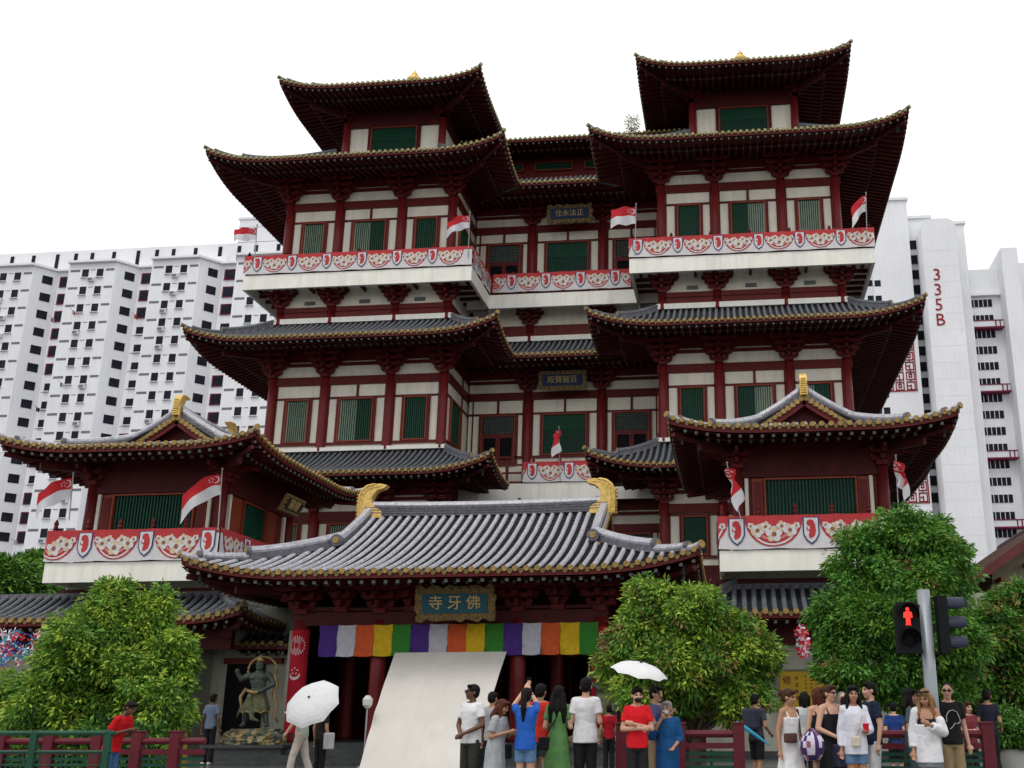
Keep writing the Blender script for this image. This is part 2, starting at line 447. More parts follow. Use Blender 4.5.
def tower_storey(parent, cx, hw, y0, y1, base, zs, xcols, pales, first=False):
    """zs: win0,win1,pan0,pan1,beam0,beam1,fr1,top ; walls on the front and both sides"""
    w0, w1, p0, p1, b0, b1, f1, top = zs
    wl = MB(); bh = hw-.06
    wl.box(cx-bh, cx+bh, y0+.10, y1, base, top, 0)
    W = wl.build('storey_wall', [CREAM], parent)
    bm = MB()
    # horizontal timbers run round front and sides
    def ring(za, zb, out):
        bm.box(cx-bh-out, cx+bh+out, y0+.10-out, y0+.13, za, zb)
        for s in (-1, 1):
            a, b = sorted((cx+s*(bh-.03), cx+s*(bh+out)))
            bm.box(a, b, y0+.131, y1, za, zb)
    ring(b0, b1, .10); ring(w1+.01, w1+.10, .05); ring(w0-.12, w0-.01, .10); ring(f1, f1+.14, .08); ring(f1+.22, f1+.9, .12)
    xs = [cx-hw+.2]+[cx+q for q in xcols]+[cx+hw-.2]
    for i in range(len(xs)-1):
        a, b = xs[i]+.17, xs[i+1]-.17
        if i == 1: bm.box((a+b)/2-.05, (a+b)/2+.05, y0+.04, y0+.12, w1+.10, b0)
        bm.box(a, a+.06, y0+.05, y0+.12, w0, b0); bm.box(b-.06, b, y0+.05, y0+.12, w0, b0)
    bm.build('beams', [REDP], W)
    for i in range(len(xs)-1):
        a, b = xs[i]+.17, xs[i+1]-.17
        m_, hwid = (a+b)/2, (.52 if i != 1 else .77)
        if i == 0: m_ += .03
        jb = MB()
        for s in (-1, 1):
            u = m_+s*hwid; jb.box(min(u,u+s*.1), max(u,u+s*.1), y0-.0, y0+.12, w0, w1)
        jb.build('window_jamb', [REDP], W)
        window(m_-hwid+.01, m_+hwid-.01, w0, w1, y0+.06, W, 'bars', pales[i])
    # side windows
    for s in (-1, 1):
        for k in range(3):
            ya = y0+.55+k*5.2
            window(ya, ya+1.5, w0, w1, cx+s*(bh+.02), W, 'bars', (0,0), (s,0), 'y')
            for yy in (ya+1.9, ya+4.6):
                if yy < y1-.3: column(cx+s*(hw-.18), yy, base, f1+.1, W, .17)
    for x in xs:
        column(x, y0+.05, base, f1, W, .19)
    return W, xs

def build_tower(cx, pal2, pal3):
    TP = []
    y0, y1 = 40., 55.
    hw = 4.0
    # --- first storey
    z1 = (7.4, 9.0, 9.03, 9.06, 9.12, 9.5, 9.92, 11.3)
    W1, xs = tower_storey(temple, cx, hw, y0, y1, 7.0, z1, (-1.45, 1.45), pal2)
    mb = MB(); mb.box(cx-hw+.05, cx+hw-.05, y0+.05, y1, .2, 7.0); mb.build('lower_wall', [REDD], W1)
    for x in xs: bracket(x, y0-.05, 9.5, W1, steps=4, h=.17, w0=.30, dw=.16, dy=.17)
    # --- skirt roof 1
    def full_roof(zm, rise, ov, D, lift, top_y0=y0, half=hw, yf=y0, yb=y1, a=.6, tube=TUBED, gold=GOLD, srise=.65, Lc=3.2, inner_to=3.1, clip=True):
        B = RoofB(); x0, x1 = cx-half-ov, cx+half+ov; yfr = yf-ov
        inner = 1 if cx < -7.45 else -1
        roof_side(B, (x0,yfr), (1,0), (0,1), x1-x0, D, zm, rise, ov, srise, lift=lift, Lc=Lc, a=a)
        # outer side: runs back the whole depth ; inner side: stops in the valley with the centre roof
        for s in (-1, 1):
            Ls = yb+ov-yfr
            isin = (s == inner) and clip
            if isin: Ls = inner_to+2.7+.6
            pmf = (lambda u: max(0., u-inner_to)) if isin else None
            if s == 1: roof_side(B, (x1,yfr), (0,1), (-1,0), Ls, D, zm, rise, ov, srise, c1=False, lift=lift, Lc=Lc, a=a, pminf=pmf)
            else:
                # run from back to front so the faces look outward
                roof_side(B, (x0,yfr+Ls), (0,-1), (1,0), Ls, D, zm, rise, ov, srise, c0=False, lift=lift, Lc=Lc, a=a,
                          pminf=(lambda u, Ls=Ls: max(0., (Ls-u)-inner_to)) if isin else None)
        hip(B, (x0,yfr), (1,1), D, zm, rise, a, lift, Lc, ov, srise)
        hip(B, (x1,yfr), (-1,1), D, zm, rise, a, lift, Lc, ov, srise)
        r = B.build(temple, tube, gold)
        for (bx, s) in ((x0,1),(x1,-1)): bell(r, (bx+s*.42, yfr+.42, zm-.12+lift*.6))
        return r
    R1 = full_roof(10.55, 1.5, 2.65, 2.75, .6)
    # --- second storey
    z2 = (12.5, 14.44, 14.6, 15.02, 15.08, 15.45, 15.95, 17.4)
    W2, xs = tower_storey(temple, cx, hw, y0, y1, 12.1, z2, (-1.45, 1.45), pal2)
    mb = MB(); mb.box(cx-hw-.1, cx+hw+.1, y0-.14, y0+.04, 12.08, 12.24); mb.build('base_course', [WHITE], W2)
    for x in xs: bracket(x, y0-.05, 15.43, W2, steps=4, h=.17, w0=.30, dw=.16, dy=.17)
    R2 = full_roof(16.35, 1.6, 2.65, 2.75, .58)
    # --- balcony base storey
    wl = MB(); wl.box(cx-hw+.15, cx+hw-.15, y0+.1, y1, 17.7, 19.6, 0)
    WB = wl.build('storey_wall', [CREAM], temple)
    bm = MB()
    bm.box(cx-hw+.05, cx+hw-.05, y0+.0, y0+.13, 18.2, 18.42); bm.box(cx-hw+.05, cx+hw-.05, y0+.0, y0+.13, 18.5, 18.72)
    bm.box(cx-hw+.1, cx+hw-.1, y0+.05, y0+.14, 18.42, 18.5)
    for s in (-1, 1):
        a, b = sorted((cx+s*(hw-.18), cx+s*(hw-.05))); bm.box(a, b, y0+.131, y1, 18.2, 18.72)
    bm.build('beams', [REDP], WB)
    mb = MB(); mb.box(cx-hw-.05, cx+hw+.05, y0-.12, y0+.02, 17.92, 18.16); mb.build('base_course', [WHITE], WB)
    for x in xs:
        column(x, y0+.06, 17.9, 18.72, WB, .19)
        bracket(x, y0-.02, 18.7, WB, steps=3, dy=.2, h=.13, w0=.28, dw=.15, tail=False)
    vt = MB()
    for x in (cx-2.5, cx+2.5, cx): 
        vt.box(x-.24, x+.24, y0+.05, y0+.11, 18.86, 19.02)
    vt.build('vent', [LATT], WB)
    # --- balcony
    bl = MB(); bhw = 5.1; yb_ = 38.9
    bl.box(cx-bhw, cx+bhw, yb_, yb_+.12, 19.2, 19.86); 
    for s in (-1, 1):
        a, b = sorted((cx+s*bhw, cx+s*(bhw-.12))); bl.box(a, b, yb_+.12, y1+1, 19.2, 19.86)
    bl.box(cx-bhw+.12, cx+bhw-.12, yb_+.12, y1+1, 19.55, 19.84)
    BL = bl.build('balcony', [WHITE], temple)
    jm = MB()
    k = 12
    for i in range(k+1):
        x = cx-bhw+.4+(2*bhw-.8)*i/k; jm.box(x-.05, x+.05, yb_+.12, y0+.1, 19.40, 19.55)
    for s in (-1, 1):
        for i in range(24):
            yy = y0+.3+i*.62; a, b = sorted((cx+s*(hw-.1), cx+s*(bhw-.12))); jm.box(a, b, yy-.05, yy+.05, 19.40, 19.55)
    jm.build('joists', [REDD], BL)
    ra = MB()
    def rail(xa, ya, xb, yb2, z):
        d = Vector((xb-xa, yb2-ya, 0)); n = max(1, round(d.length/1.6))
        for i in range(n+1):
            p = Vector((xa, ya, 0))+d*i/n
            ra.box(p.x-.06, p.x+.06, p.y-.06, p.y+.06, z, z+1.0); ra.lathe([(.05,z+1.0),(.075,z+1.05),(.05,z+1.1),(.02,z+1.18)], (p.x,p.y,0), 8)
        for zz in (.08, .5, .86): ra.bar((xa,ya,z+zz), (xb,yb2,z+zz), .07, .08)
    rail(cx-bhw+.12, yb_+.1, cx+bhw-.12, yb_+.1, 19.86)
    for s in (-1, 1): rail(cx+s*(bhw-.12), yb_+.1, cx+s*(bhw-.12), y1, 19.86)
    ra.build('balustrade', [REDP], BL)
    # --- third storey
    z3 = (20.9, 22.86, 23.02, 23.42, 23.48, 23.86, 24.36, 25.8)
    W3, xs = tower_storey(temple, cx, hw, y0, y1, 19.84, z3, (-1.45, 1.45), pal3)
    for x in xs: bracket(x, y0-.05, 23.84, W3, steps=4, h=.17, w0=.30, dw=.16, dy=.17)
    R3 = full_roof(24.68, 2.5, 2.65, 4.1, .62, tube=TUBED, gold=GOLDT)
    # --- fourth, small storey
    ty, h4 = 42.2, 2.55
    wl = MB(); wl.box(cx-h4+.1, cx+h4-.1, ty+.1, 52.5, 26.2, 31.0, 0); wl.box(cx-3.2, cx+3.2, 41.5, 53, 26.6, 27.15, 1)
    W4 = wl.build('storey_wall', [CREAM, RIDGE], temple)
    bm = MB()
    bm.box(cx-h4+.1, cx+h4-.1, ty-.02, ty+.13, 29.08, 29.4); bm.box(cx-h4+.1, cx+h4-.1, ty+.02, ty+.14, 29.4, 30.6)
    for s in (-1, 1):
        a, b = sorted((cx+s*(h4-.13), cx+s*(h4+.02))); bm.box(a, b, ty+.131, 52.4, 29.08, 30.6)
        bm.box(*sorted((cx+s*1.17, cx+s*1.32)), ty+.02, ty+.14, 27.0, 29.08)
    bm.build('beams', [REDD], W4)
    for s in (-1, 1):
        for yy in (ty+.05, 47.3, 52.4): column(cx+s*(h4-.15), yy, 26.5, 29.5, W4, .19)
        bracket(cx+s*(h4-.15), ty, 29.4, W4, steps=2)
        bracket(cx+s*(h4-.15), ty, 29.4, W4, n=(s,0), steps=2)
    window(cx-1.16, cx+1.16, 27.3, 29.05, ty+.06, W4, 'bars_wide')
    B = RoofB(); ov = 2.5; x0, x1, yf, yb = cx-h4-ov+.2, cx+h4+ov-.2, ty-ov, 52.5+ov; D = (x1-x0)/2; zm, rise, lift, Lc, a = 29.85, 3.0, .5, 2.9, .7
    roof_side(B, (x0,yf), (1,0), (0,1), x1-x0, D, zm, rise, ov, .45, lift=lift, Lc=Lc, a=a)
    roof_side(B, (x1,yf), (0,1), (-1,0), yb-yf, D, zm, rise, ov, .45, lift=lift, Lc=Lc, a=a)
    roof_side(B, (x0,yb), (0,-1), (1,0), yb-yf, D, zm, rise, ov, .45, lift=lift, Lc=Lc, a=a)
    for q, s in ((x0,1),(x1,-1)): hip(B, (q,yf), (s,1), D, zm, rise, a, lift, Lc, ov, .45)
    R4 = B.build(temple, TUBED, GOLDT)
    for (bx, s) in ((x0,1),(x1,-1)): bell(R4, (bx+s*.42, yf+.42, zm-.12+lift*.6))
    fp = at(415 if cx < -7 else 740, 72 if cx < -7 else 50, 44.7); 
    fb = MB(); zt = zm+rise
    fb.lathe([(.3,zt-.3),(.34,zt-.1),(.2,zt),(.16,zt+.12),(.36,zt+.3),(.4,zt+.45),(.26,zt+.62),(.12,zt+.72),(.16,zt+.80),(.10,zt+.88),(.04,zt+.96),(.015,zt+1.1)], (cx, yf+D, 0), 16)
    fb.build('finial', [GOLDB], R4, smooth=True)
build_tower(-15.95, [(0,1),(0,.5),(0,0)], [(0,1),(0,.5),(0,0)])
build_tower(1.05, [(0,0),(.5,1),(0,.3)], [(0,0),(.5,1),(0,1)])

# ------------------------------------------------------------ centre block
def centre():
    XA, XB, Y0 = -11.95, -2.95, 43.2; cx = -7.45
    def st(base, zs, styles):
        w0, w1, p0, p1, b0, b1, f1, top = zs
        wl = MB(); wl.box(XA+.05, XB-.05, Y0+.1, Y0+8, base, top)
        W = wl.build('storey_wall', [CREAM], temple)
        bm = MB()
        for za, zb, o in ((b0,b1,.1),(w1+.01,w1+.1,.05),(w0-.12,w0-.01,.1),(f1,f1+.14,.08),(f1+.22,f1+.9,.12)):
            bm.box(XA+.06, XB-.06, Y0+.1-o, Y0+.13, za, zb)
        xs = [XA+.12, cx-1.7, cx+1.7, XB-.12]
        for i in range(3):
            a, b = xs[i]+.19, xs[i+1]-.19
            if i == 0: a = xs[0]+.1
            bm.box((a+b)/2-.05, (a+b)/2+.05, Y0+.04, Y0+.12, w1+.1, b0)
            bm.box(a, a+.06, Y0+.05, Y0+.12, w0, b0); bm.box(b-.06, b, Y0+.05, Y0+.12, w0, b0)
        bm.build('beams', [REDP], W)
        for i in range(3):
            a, b = xs[i]+.19, xs[i+1]-.19
            m_ = (a+b)/2; h = 1.02 if i == 1 else .80
            zz0 = w0-(.45 if i != 1 else 0)
            jb = MB()
            for s in (-1, 1):
                u = m_+s*h; jb.box(min(u,u+s*.1), max(u,u+s*.1), Y0, Y0+.12, zz0, w1)
            jb.build('window_jamb', [REDP], W)
            window(m_-h+.01, m_+h-.01, zz0, w1, Y0+.06, W, 'bars_wide' if i == 1 else 'lattice')
        for i, x in enumerate(xs):
            if i in (1, 2):
                column(x, Y0+.05, base, f1, W, .2); bracket(x, Y0-.05, b1-.02, W, steps=4, h=.17, w0=.30, dw=.16, dy=.17)
        return W
    def slab(z0, z1, zt, zb=None):
        bl = MB(); yb = 42.1
        bl.box(XA+.05, XB-.05, yb, yb+.12, z0, z1); bl.box(XA+.05, XB-.05, yb+.12, Y0+.2, zt-.3, zt)
        BL = bl.build('balcony', [WHITE], temple)
        ra = MB()
        n = 6
        for i in range(n+1):
            x = XA+1.0+(XB-XA-2.0)*i/n; ra.box(x-.06, x+.06, yb+.04, yb+.16, zt, zt+1.)
            ra.lathe([(.05,zt+1.0),(.075,zt+1.05),(.05,zt+1.1),(.02,zt+1.18)], (x,yb+.1,0), 8)
        for q in (.08,.5,.86): ra.box(XA+.1, XB-.1, yb+.065, yb+.135, zt+q-.04, zt+q+.04)
        ra.build('balustrade', [REDP], BL)
        return BL
    # first storey, mostly behind the porch
    W1 = st(7.0, (7.2, 8.9, 8.93, 8.96, 9.0, 9.3, 9.7, 10.3), None)
    slab(10.2, 10.97, 10.97)
    st(10.6, (12.5, 14.42, 14.6, 15.03, 15.12, 15.48, 15.92, 17.4), None)
    wl = MB(); wl.box(XA+.05, XB-.05, Y0+.1, Y0+8, 17.4, 19.6); WB = wl.build('storey_wall', [CREAM], temple)
    bm = MB(); bm.box(XA+.06, XB-.06, Y0, Y0+.13, 18.2, 18.72); bm.build('beams', [REDP], WB)
    mb = MB(); mb.box(XA+.06, XB-.06, Y0-.12, Y0+.02, 17.92, 18.16); mb.build('base_course', [WHITE], WB)
    for x in (cx-1.7, cx+1.7): column(x, Y0+.06, 17.9, 18.72, WB, .19); bracket(x, Y0-.02, 18.7, WB, h=.13, w0=.28, dw=.15, tail=False)
    for x in (cx-1.7, cx+1.7): bracket(x, Y0-.02, 9.4, W1, h=.1, tail=False)
    slab(19.2, 19.86, 19.86)
    st(19.84, (20.9, 22.94, 23.08, 23.45, 23.5, 23.86, 24.3, 25.8), None)
    for zm, rise, D, gold in ((16.35,1.6,2.75,GOLD),(24.68,2.5,4.1,GOLDT)):
        B = RoofB(); x0, x1 = -9.3+2.0-2.0, -5.6
        xa, xb = -9.3-D, -5.6+D
        roof_side(B, (xa, Y0-2.65), (1,0), (0,1), xb-xa, D, zm, rise, 2.65, .5, c0=False, c1=False, lift=0,
                  pminf=lambda u, xa=xa, xb=xb: max(0., -9.3-(xa+u), (xa+u)+5.6))
        B.build(temple, TUBED, gold)
    # top: a low clerestory under one more roof
    wl = MB(); wl.box(-12.4, -2.5, 46., 54, 26.8, 29.6, 0)
    W = wl.build('storey_wall', [REDP], temple)
    for i in range(4):
        x = -11.3+i*2.6; window(x-1.0, x+1.0, 27.2, 27.95, 46.-.04, W, 'bars_wide'); window(x-1.0, x+1.0, 28.35, 28.85, 45.96, W, 'bars_wide')
    B = RoofB(); roof_side(B, (-13.2, 44.), (1,0), (0,1), 11.5, 4, 29.1, 2.2, 1.9, .35, c0=False, c1=False, lift=0)
    roof_side(B, (-1.7, 54.5), (-1,0), (0,-1), 11.5, 4, 29.1, 2.2, 1.9, .35, c0=False, c1=False, lift=0)
    B.build(temple, TUBED, GOLDT)
centre()

# ------------------------------------------------------------ gold ridge ornament (curled tail)
def chiwei(base, U, parent, s=1., th=.3):
    """U = unit vector pointing inward along the ridge"""
    base = Vector(base); U = Vector((*U, 0)); side = U.cross(Vector((0,0,1)))
    out = [(-.42,-.12),(-.44,.30),(-.42,.62),(-.34,.82),(-.18,.95),(.04,1.0),(.16,.97),(.24,.99),(.50,.93),(.40,.83),(.20,.78),(.10,.68),(.02,.52),(.04,.36),(.16,.22),(.36,.12),(.38,-.12)]
    mb = MB()
    mb.prism([(a*s, b*s) for a, b in out], base-side*th/2, U, (0,0,1), side*th)
    # raised rim and beads
    rim = [(-.42,-.1),(-.44,.30),(-.42,.62),(-.34,.82),(-.18,.95),(.04,1.0)]
    for sg in (-1, 1):
        pts = [base+U*((a+.05)*s)+Vector((0,0,(b-.03)*s))+side*sg*(th/2) for a, b in rim]
        mb.tube(pts, .035*s, 6)
        inn = [(-.28,-.05),(-.3,.3),(-.27,.6),(-.15,.77),(.04,.86),(.3,.9)]
        pts = [base+U*(a*s)+Vector((0,0,b*s))+side*sg*(th/2) for a, b in inn]
        mb.tube(pts, .022*s, 6)
        for k in range(9):
            t = k/8*(len(rim)-1); i = min(int(t), len(rim)-2); q = t-i
            a = rim[i][0]*(1-q)+rim[i+1][0]*q+.11; b = rim[i][1]*(1-q)+rim[i+1][1]*q-.05
            c = base+U*(a*s)+Vector((0,0,b*s))+side*sg*(th/2)
            mb.prism([(.03*s*math.cos(j*PI/3), .03*s*math.sin(j*PI/3)) for j in range(6)], c-side*.02, U, (0,0,1), side*.04)
    for k in range(8):   # spine ribs on the outer back
        t = k/7; z = (-.1+.75*t)*s
        mb.bar(base+U*(-.46*s)+side*(-th*.4)+Vector((0,0,z)), base+U*(-.46*s)+side*(th*.4)+Vector((0,0,z)), .03, .05*s)
    c = base+Vector((0,0,.2*s))-U*(.45*s)
    o = mb.build('ridge_ornament', [GOLDB], parent, bevel=.012)
    return o

# ------------------------------------------------------------ gabled hip roofs (porch along X, pavilions along Y)
def prism_tri(mb, pts, d, mi=0):
    n = len(pts); o = len(mb.v)
    mb.v += [tuple(p) for p in pts]+[tuple(Vector(p)+Vector(d)) for p in pts]
    mb.f.append(tuple(range(o, o+n))); mb.m.append(mi); mb.f.append(tuple(range(o+n, o+2*n))[::-1]); mb.m.append(mi)
    for j in range(n):
        a = o+j; b = o+(j+1)%n; mb.f.append((a, a+n, b+n, b)); mb.m.append(mi)

def gable_roof(c, ax, ex, ey, zm, rise, a, lift, Lc, ov, srise, gd, parent=temple, rowsp=.27, tr=.072, ridge_h=.3, tube=TUBE, orn=1., big=1.15):
    """ridge direction ax ('x'|'y'); ex,ey half extents along / across the ridge ; gd = depth of the end slopes"""
    cx, cy = c
    if ax == 'x': A = Vector((1,0,0)); Bv = Vector((0,1,0))
    else: A = Vector((0,1,0)); Bv = Vector((-1,0,0))
    cc = Vector((cx,cy,0)); D = ey
    R = RoofB()
    def prof(t): return a*t+(1-a)*t*t
    def Zp(p): return zm+rise*prof(min(1,p/D))
    gx = ex-gd
    # long slopes
    for s in (-1, 1):
        O = cc - A*ex*(1 if s == -1 else -1) + Bv*s*ey; U = A*(1 if s == -1 else -1); Nn = Bv*(-s)
        Ln = 2*ex
        roof_side(R, O[:2], U[:2], Nn[:2], Ln, D, zm, rise, ov, srise, lift=lift, Lc=Lc, a=a, rowsp=rowsp, tr=tr, stepped=True,
                  pmaxf=lambda u: (D if gd <= u <= Ln-gd else min(u, Ln-u)))
    for s in (-1, 1):
        O = cc + A*s*ex + Bv*ey*(-1 if s == 1 else 1)*(1); U = Bv*(1 if s == 1 else -1); Nn = A*(-s)
        Ln = 2*ey
        # match the heights of the long slopes: same profile depth D, cut at gd
        roof_side(R, O[:2], U[:2], Nn[:2], Ln, D, zm, rise, ov, srise, lift=lift, Lc=Lc, a=a, rowsp=rowsp, tr=tr, stepped=True,
                  pmaxf=lambda u: min(gd, u, Ln-u))
        # gable wall
        k = 8; pts = []
        g = cc + A*s*(gx-.35)
        zb = Zp(gd)
        for i in range(-k, k+1):
            q = i/k*(ey-gd); p = ey-abs(q); pts.append(g+Bv*q+Vector((0,0,Zp(p)-.12)))
        pts = [g+Bv*(-(ey-gd))+Vector((0,0,zb-.5))]+pts+[g+Bv*(ey-gd)+Vector((0,0,zb-.5))]
        prism_tri(R.raft, pts, A*(-s)*.1)
        # barge boards with little gold eave tiles, verge ridge
        for t in (-1, 1):
            prev = None; e = ey-gd
            for i in range(13):
                q = t*(e+.25)*i/12; p = ey-abs(q)
                P0 = cc+A*s*(gx-.02)+Bv*q+Vector((0,0,Zp(p)-.16))
                if prev is not None: R.fascia.bar(prev, P0, .06, .24)
                prev = P0
                if i: 
                    Pc = cc+A*s*(gx+.03)+Bv*(q-t*.06)+Vector((0,0,Zp(p)+.0))
                    R.caps.prism([(tr*1.25*math.cos(j*PI/4), tr*1.25*math.sin(j*PI/4)) for j in range(8)], Pc, Bv, (0,0,1), A*s*.05)
                    R.caps.prism([(tr*1.1*math.cos(j*PI/4), tr*1.1*math.sin(j*PI/4)) for j in range(8)], Pc+Bv*t*.10+Vector((0,0,-.1)), Bv, (0,0,1), A*s*.04, 1)
            # descending ridge on the slope edge
            pts = [cc+A*s*(gx-.12)+Bv*(t*(ey-p_))+Vector((0,0,Zp(p_))) for p_ in [D-(D-gd+.15)*i/8 for i in range(9)]]
            for i in range(8): R.hip.bar(pts[i]+Vector((0,0,.12)), pts[i+1]+Vector((0,0,.12)), .2, .22)
            R.hip.tube([p+Vector((0,0,.26)) for p in pts], .12, 8, 2)
            e_ = pts[-1]+Vector((0,0,.22)); dd = Bv*t
            R.hip.prism([(.17*math.cos(j*PI/6), .17*math.sin(j*PI/6)) for j in range(12)], e_, A, (0,0,1), dd*.14)
            R.hip.prism([(.09*math.cos(j*PI/6), .09*math.sin(j*PI/6)) for j in range(12)], e_+dd*.14, A, (0,0,1), dd*.03, 1)
    for sx in (-1, 1):
        for sy in (-1, 1):
            cr = cc+A*sx*ex+Bv*sy*ey; d = -A*sx-Bv*sy
            hip(R, cr[:2], d[:2], D, zm, rise, a, lift, Lc, ov, srise, endp=gd+.1, s1=min(1.15, gd*.5), big=big)
    # main ridge
    zt = zm+rise
    n = 10; pts = []
    for i in range(n+1):
        q = -gx+2*gx*i/n; pts.append(cc+A*q+Vector((0,0, zt+.06*abs(q/gx)**2)))
    for i in range(n):
        R.hip.bar(pts[i]+Vector((0,0,ridge_h*.5)), pts[i+1]+Vector((0,0,ridge_h*.5)), .26, ridge_h)
        for zz in (.28, .55, .8): R.hip.bar(pts[i]+Vector((0,0,ridge_h*zz)), pts[i+1]+Vector((0,0,ridge_h*zz)), .30, .025)
    R.hip.tube([p+Vector((0,0,ridge_h+.02)) for p in pts], .13, 8, 2)
    r = R.build(parent, tube, GOLD)
    for s in (-1, 1):
        e = cc+A*s*(gx-.2*orn)+Vector((0,0,zt+ridge_h*.3))
        chiwei(e, (-A*s)[:2], r, orn, .3*orn)
    for sx in (-1, 1):
        cr = cc+(A*sx*ex-Bv*ey if ax == 'x' else A*(-ex)+Bv*sx*ey)
        q = cr+(cc-cr).normalized()*.5
        bell(r, (q.x, q.y, zm-.1+lift*.6))
    return r
# ------------------------------------------------------------ pavilions
def pavilion(cx):
    Y0, Y1, hw = 28.1, 32.9, 2.2
    wl = MB()
    wl.box(cx-hw+.15, cx+hw-.15, Y0+.12, Y1, 5.5, 8.6)
    W = wl.build('storey_wall', [REDP], temple)
    for x, y in ((cx-hw+.17,Y0+.1),(cx+hw-.17,Y0+.1),(cx-hw+.17,Y1-.1),(cx+hw-.17,Y1-.1)):
        column(x, y, 5.5, 8.25, W, .17, REDP)
    bm = MB()
    def ring(za, zb, o, mi=0):
        bm.box(cx-hw+.15-o, cx+hw-.15+o, Y0+.12-o, Y0+.16, za, zb, mi)
        for s in (-1, 1):
            a, b = sorted((cx+s*(hw-.2), cx+s*(hw-.15+o))); bm.box(a, b, Y0+.161, Y1, za, zb, mi)
    ring(7.82, 8.0, .1); ring(8.0, 8.9, .05); ring(6.5, 6.64, .08)
    bm.build('beams', [REDD], W)
    cm = MB()
    for q in (-1.78, 1.70): cm.box(cx+q-.05, cx+q+.05, Y0+.04, Y0+.14, 5.7, 7.8)
    for s in (-1, 1):
        a, b = sorted((cx+s*(hw-.2), cx+s*(hw-.06)))
        for yy in (Y0+.5, Y1-.55): cm.box(a, b, yy-.05, yy+.05, 5.7, 7.8)
    cm.build('cream_post', [CREAM], W)
    window(cx-1.30, cx+1.30, 6.62, 7.78, Y0+.05, W, 'bars', (0,.0))
    sh = MB()
    for s in (-1, 1):
        for q0, q1 in ((1.33,1.62),):
            a, b = sorted((cx+s*q0, cx+s*q1)); sh.box(a, b, Y0+.02, Y0+.1, 6.62, 7.78); sh.box(a+.04, b-.04, Y0-.0, Y0+.03, 6.72, 7.68, 1)
    sh.build('shutter', [TRIM, REDP], W)
    for s in (-1, 1):
        window(Y0+1.3, Y0+2.9, 6.62, 7.78, cx+s*(hw-.13), W, 'bars', (0,0), (s,0), 'y')
        sm = MB()
        for ya in (Y0+.62, Y0+3.0):
            a, b = sorted((cx+s*(hw-.2), cx+s*(hw-.07))); sm.box(a, b, ya, ya+.6, 6.62, 7.78)
        sm.build('shutter', [TRIM], W)
    for x in (cx-hw+.17, cx+hw-.17):
        bracket(x, Y0+.05, 8.1, W, steps=2, h=.12, dy=.18)
    bracket(cx+hw-.1, Y0+.2, 8.1, W, n=(1,0), steps=2, h=.12); bracket(cx-hw+.1, Y0+.2, 8.1, W, n=(-1,0), steps=2, h=.12)
    bracket(cx+hw-.1, Y1-.2, 8.1, W, n=(1,0), steps=2, h=.12); bracket(cx-hw+.1, Y1-.2, 8.1, W, n=(-1,0), steps=2, h=.12)
    gable_roof((cx, 30.5), 'y', 4.2, 3.85, 8.8, 1.6, .16, .32, 2.6, 1.75, .35, 2.45, orn=.66, ridge_h=.2, rowsp=.25, tr=.066, big=1.)
    bl = MB(); yb = 27.3; bh = 2.58
    bl.box(cx-bh, cx+bh, yb, yb+.12, 5.06, 5.62)
    for s in (-1, 1):
        a, b = sorted((cx+s*bh, cx+s*(bh-.12))); bl.box(a, b, yb+.12, 34, 5.06, 5.62)
    bl.box(cx-bh+.12, cx+bh-.12, yb+.12, 34, 5.3, 5.6)
    BL = bl.build('balcony', [WHITE], temple)
    ra = MB()
    for i in range(6):
        x = cx-bh+.1+(2*bh-.2)*i/5; ra.box(x-.05, x+.05, yb+.04, yb+.14, 5.62, 6.6); ra.lathe([(.045,6.6),(.07,6.65),(.05,6.72),(.07,6.78),(.02,6.9)], (x,yb+.09,0), 8)
    for q in (.1,.5,.9): ra.box(cx-bh+.05, cx+bh-.05, yb+.06, yb+.12, 5.62+q-.035, 5.62+q+.035)
    for s in (-1, 1):
        for i in range(1, 6):
            y = yb+.1+5.5*i/5; ra.box(cx+s*(bh-.1)-.05, cx+s*(bh-.1)+.05, y-.05, y+.05, 5.62, 6.6)
        for q in (.1,.5,.9): ra.box(cx+s*(bh-.1)-.03, cx+s*(bh-.1)+.03, yb+.13, 33, 5.62+q-.035, 5.62+q+.035)
    ra.build('balustrade', [REDP], BL)
    # ground storey in shade below the balcony
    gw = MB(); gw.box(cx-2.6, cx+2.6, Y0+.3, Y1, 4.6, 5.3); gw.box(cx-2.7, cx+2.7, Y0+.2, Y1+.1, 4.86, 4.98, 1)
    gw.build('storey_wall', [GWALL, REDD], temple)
    return W
pavilion(-17.2); pavilion(2.18)
# low gallery roofs running back between the pavilions and the porch
for s_, x in ((-1, -13.4),):
    B = RoofB()
    if s_ == -1: roof_side(B, (x, 38.5), (0,-1), (1,0), 6.0, 1.6, 7.0, .45, .8, .2, c0=False, c1=False, lift=0)
    else: roof_side(B, (x, 31.5), (0,1), (-1,0), 6.0, 1.6, 7.0, .45, .8, .2, c0=False, c1=False, lift=0)
    B.build(temple, TUBED, GOLD)

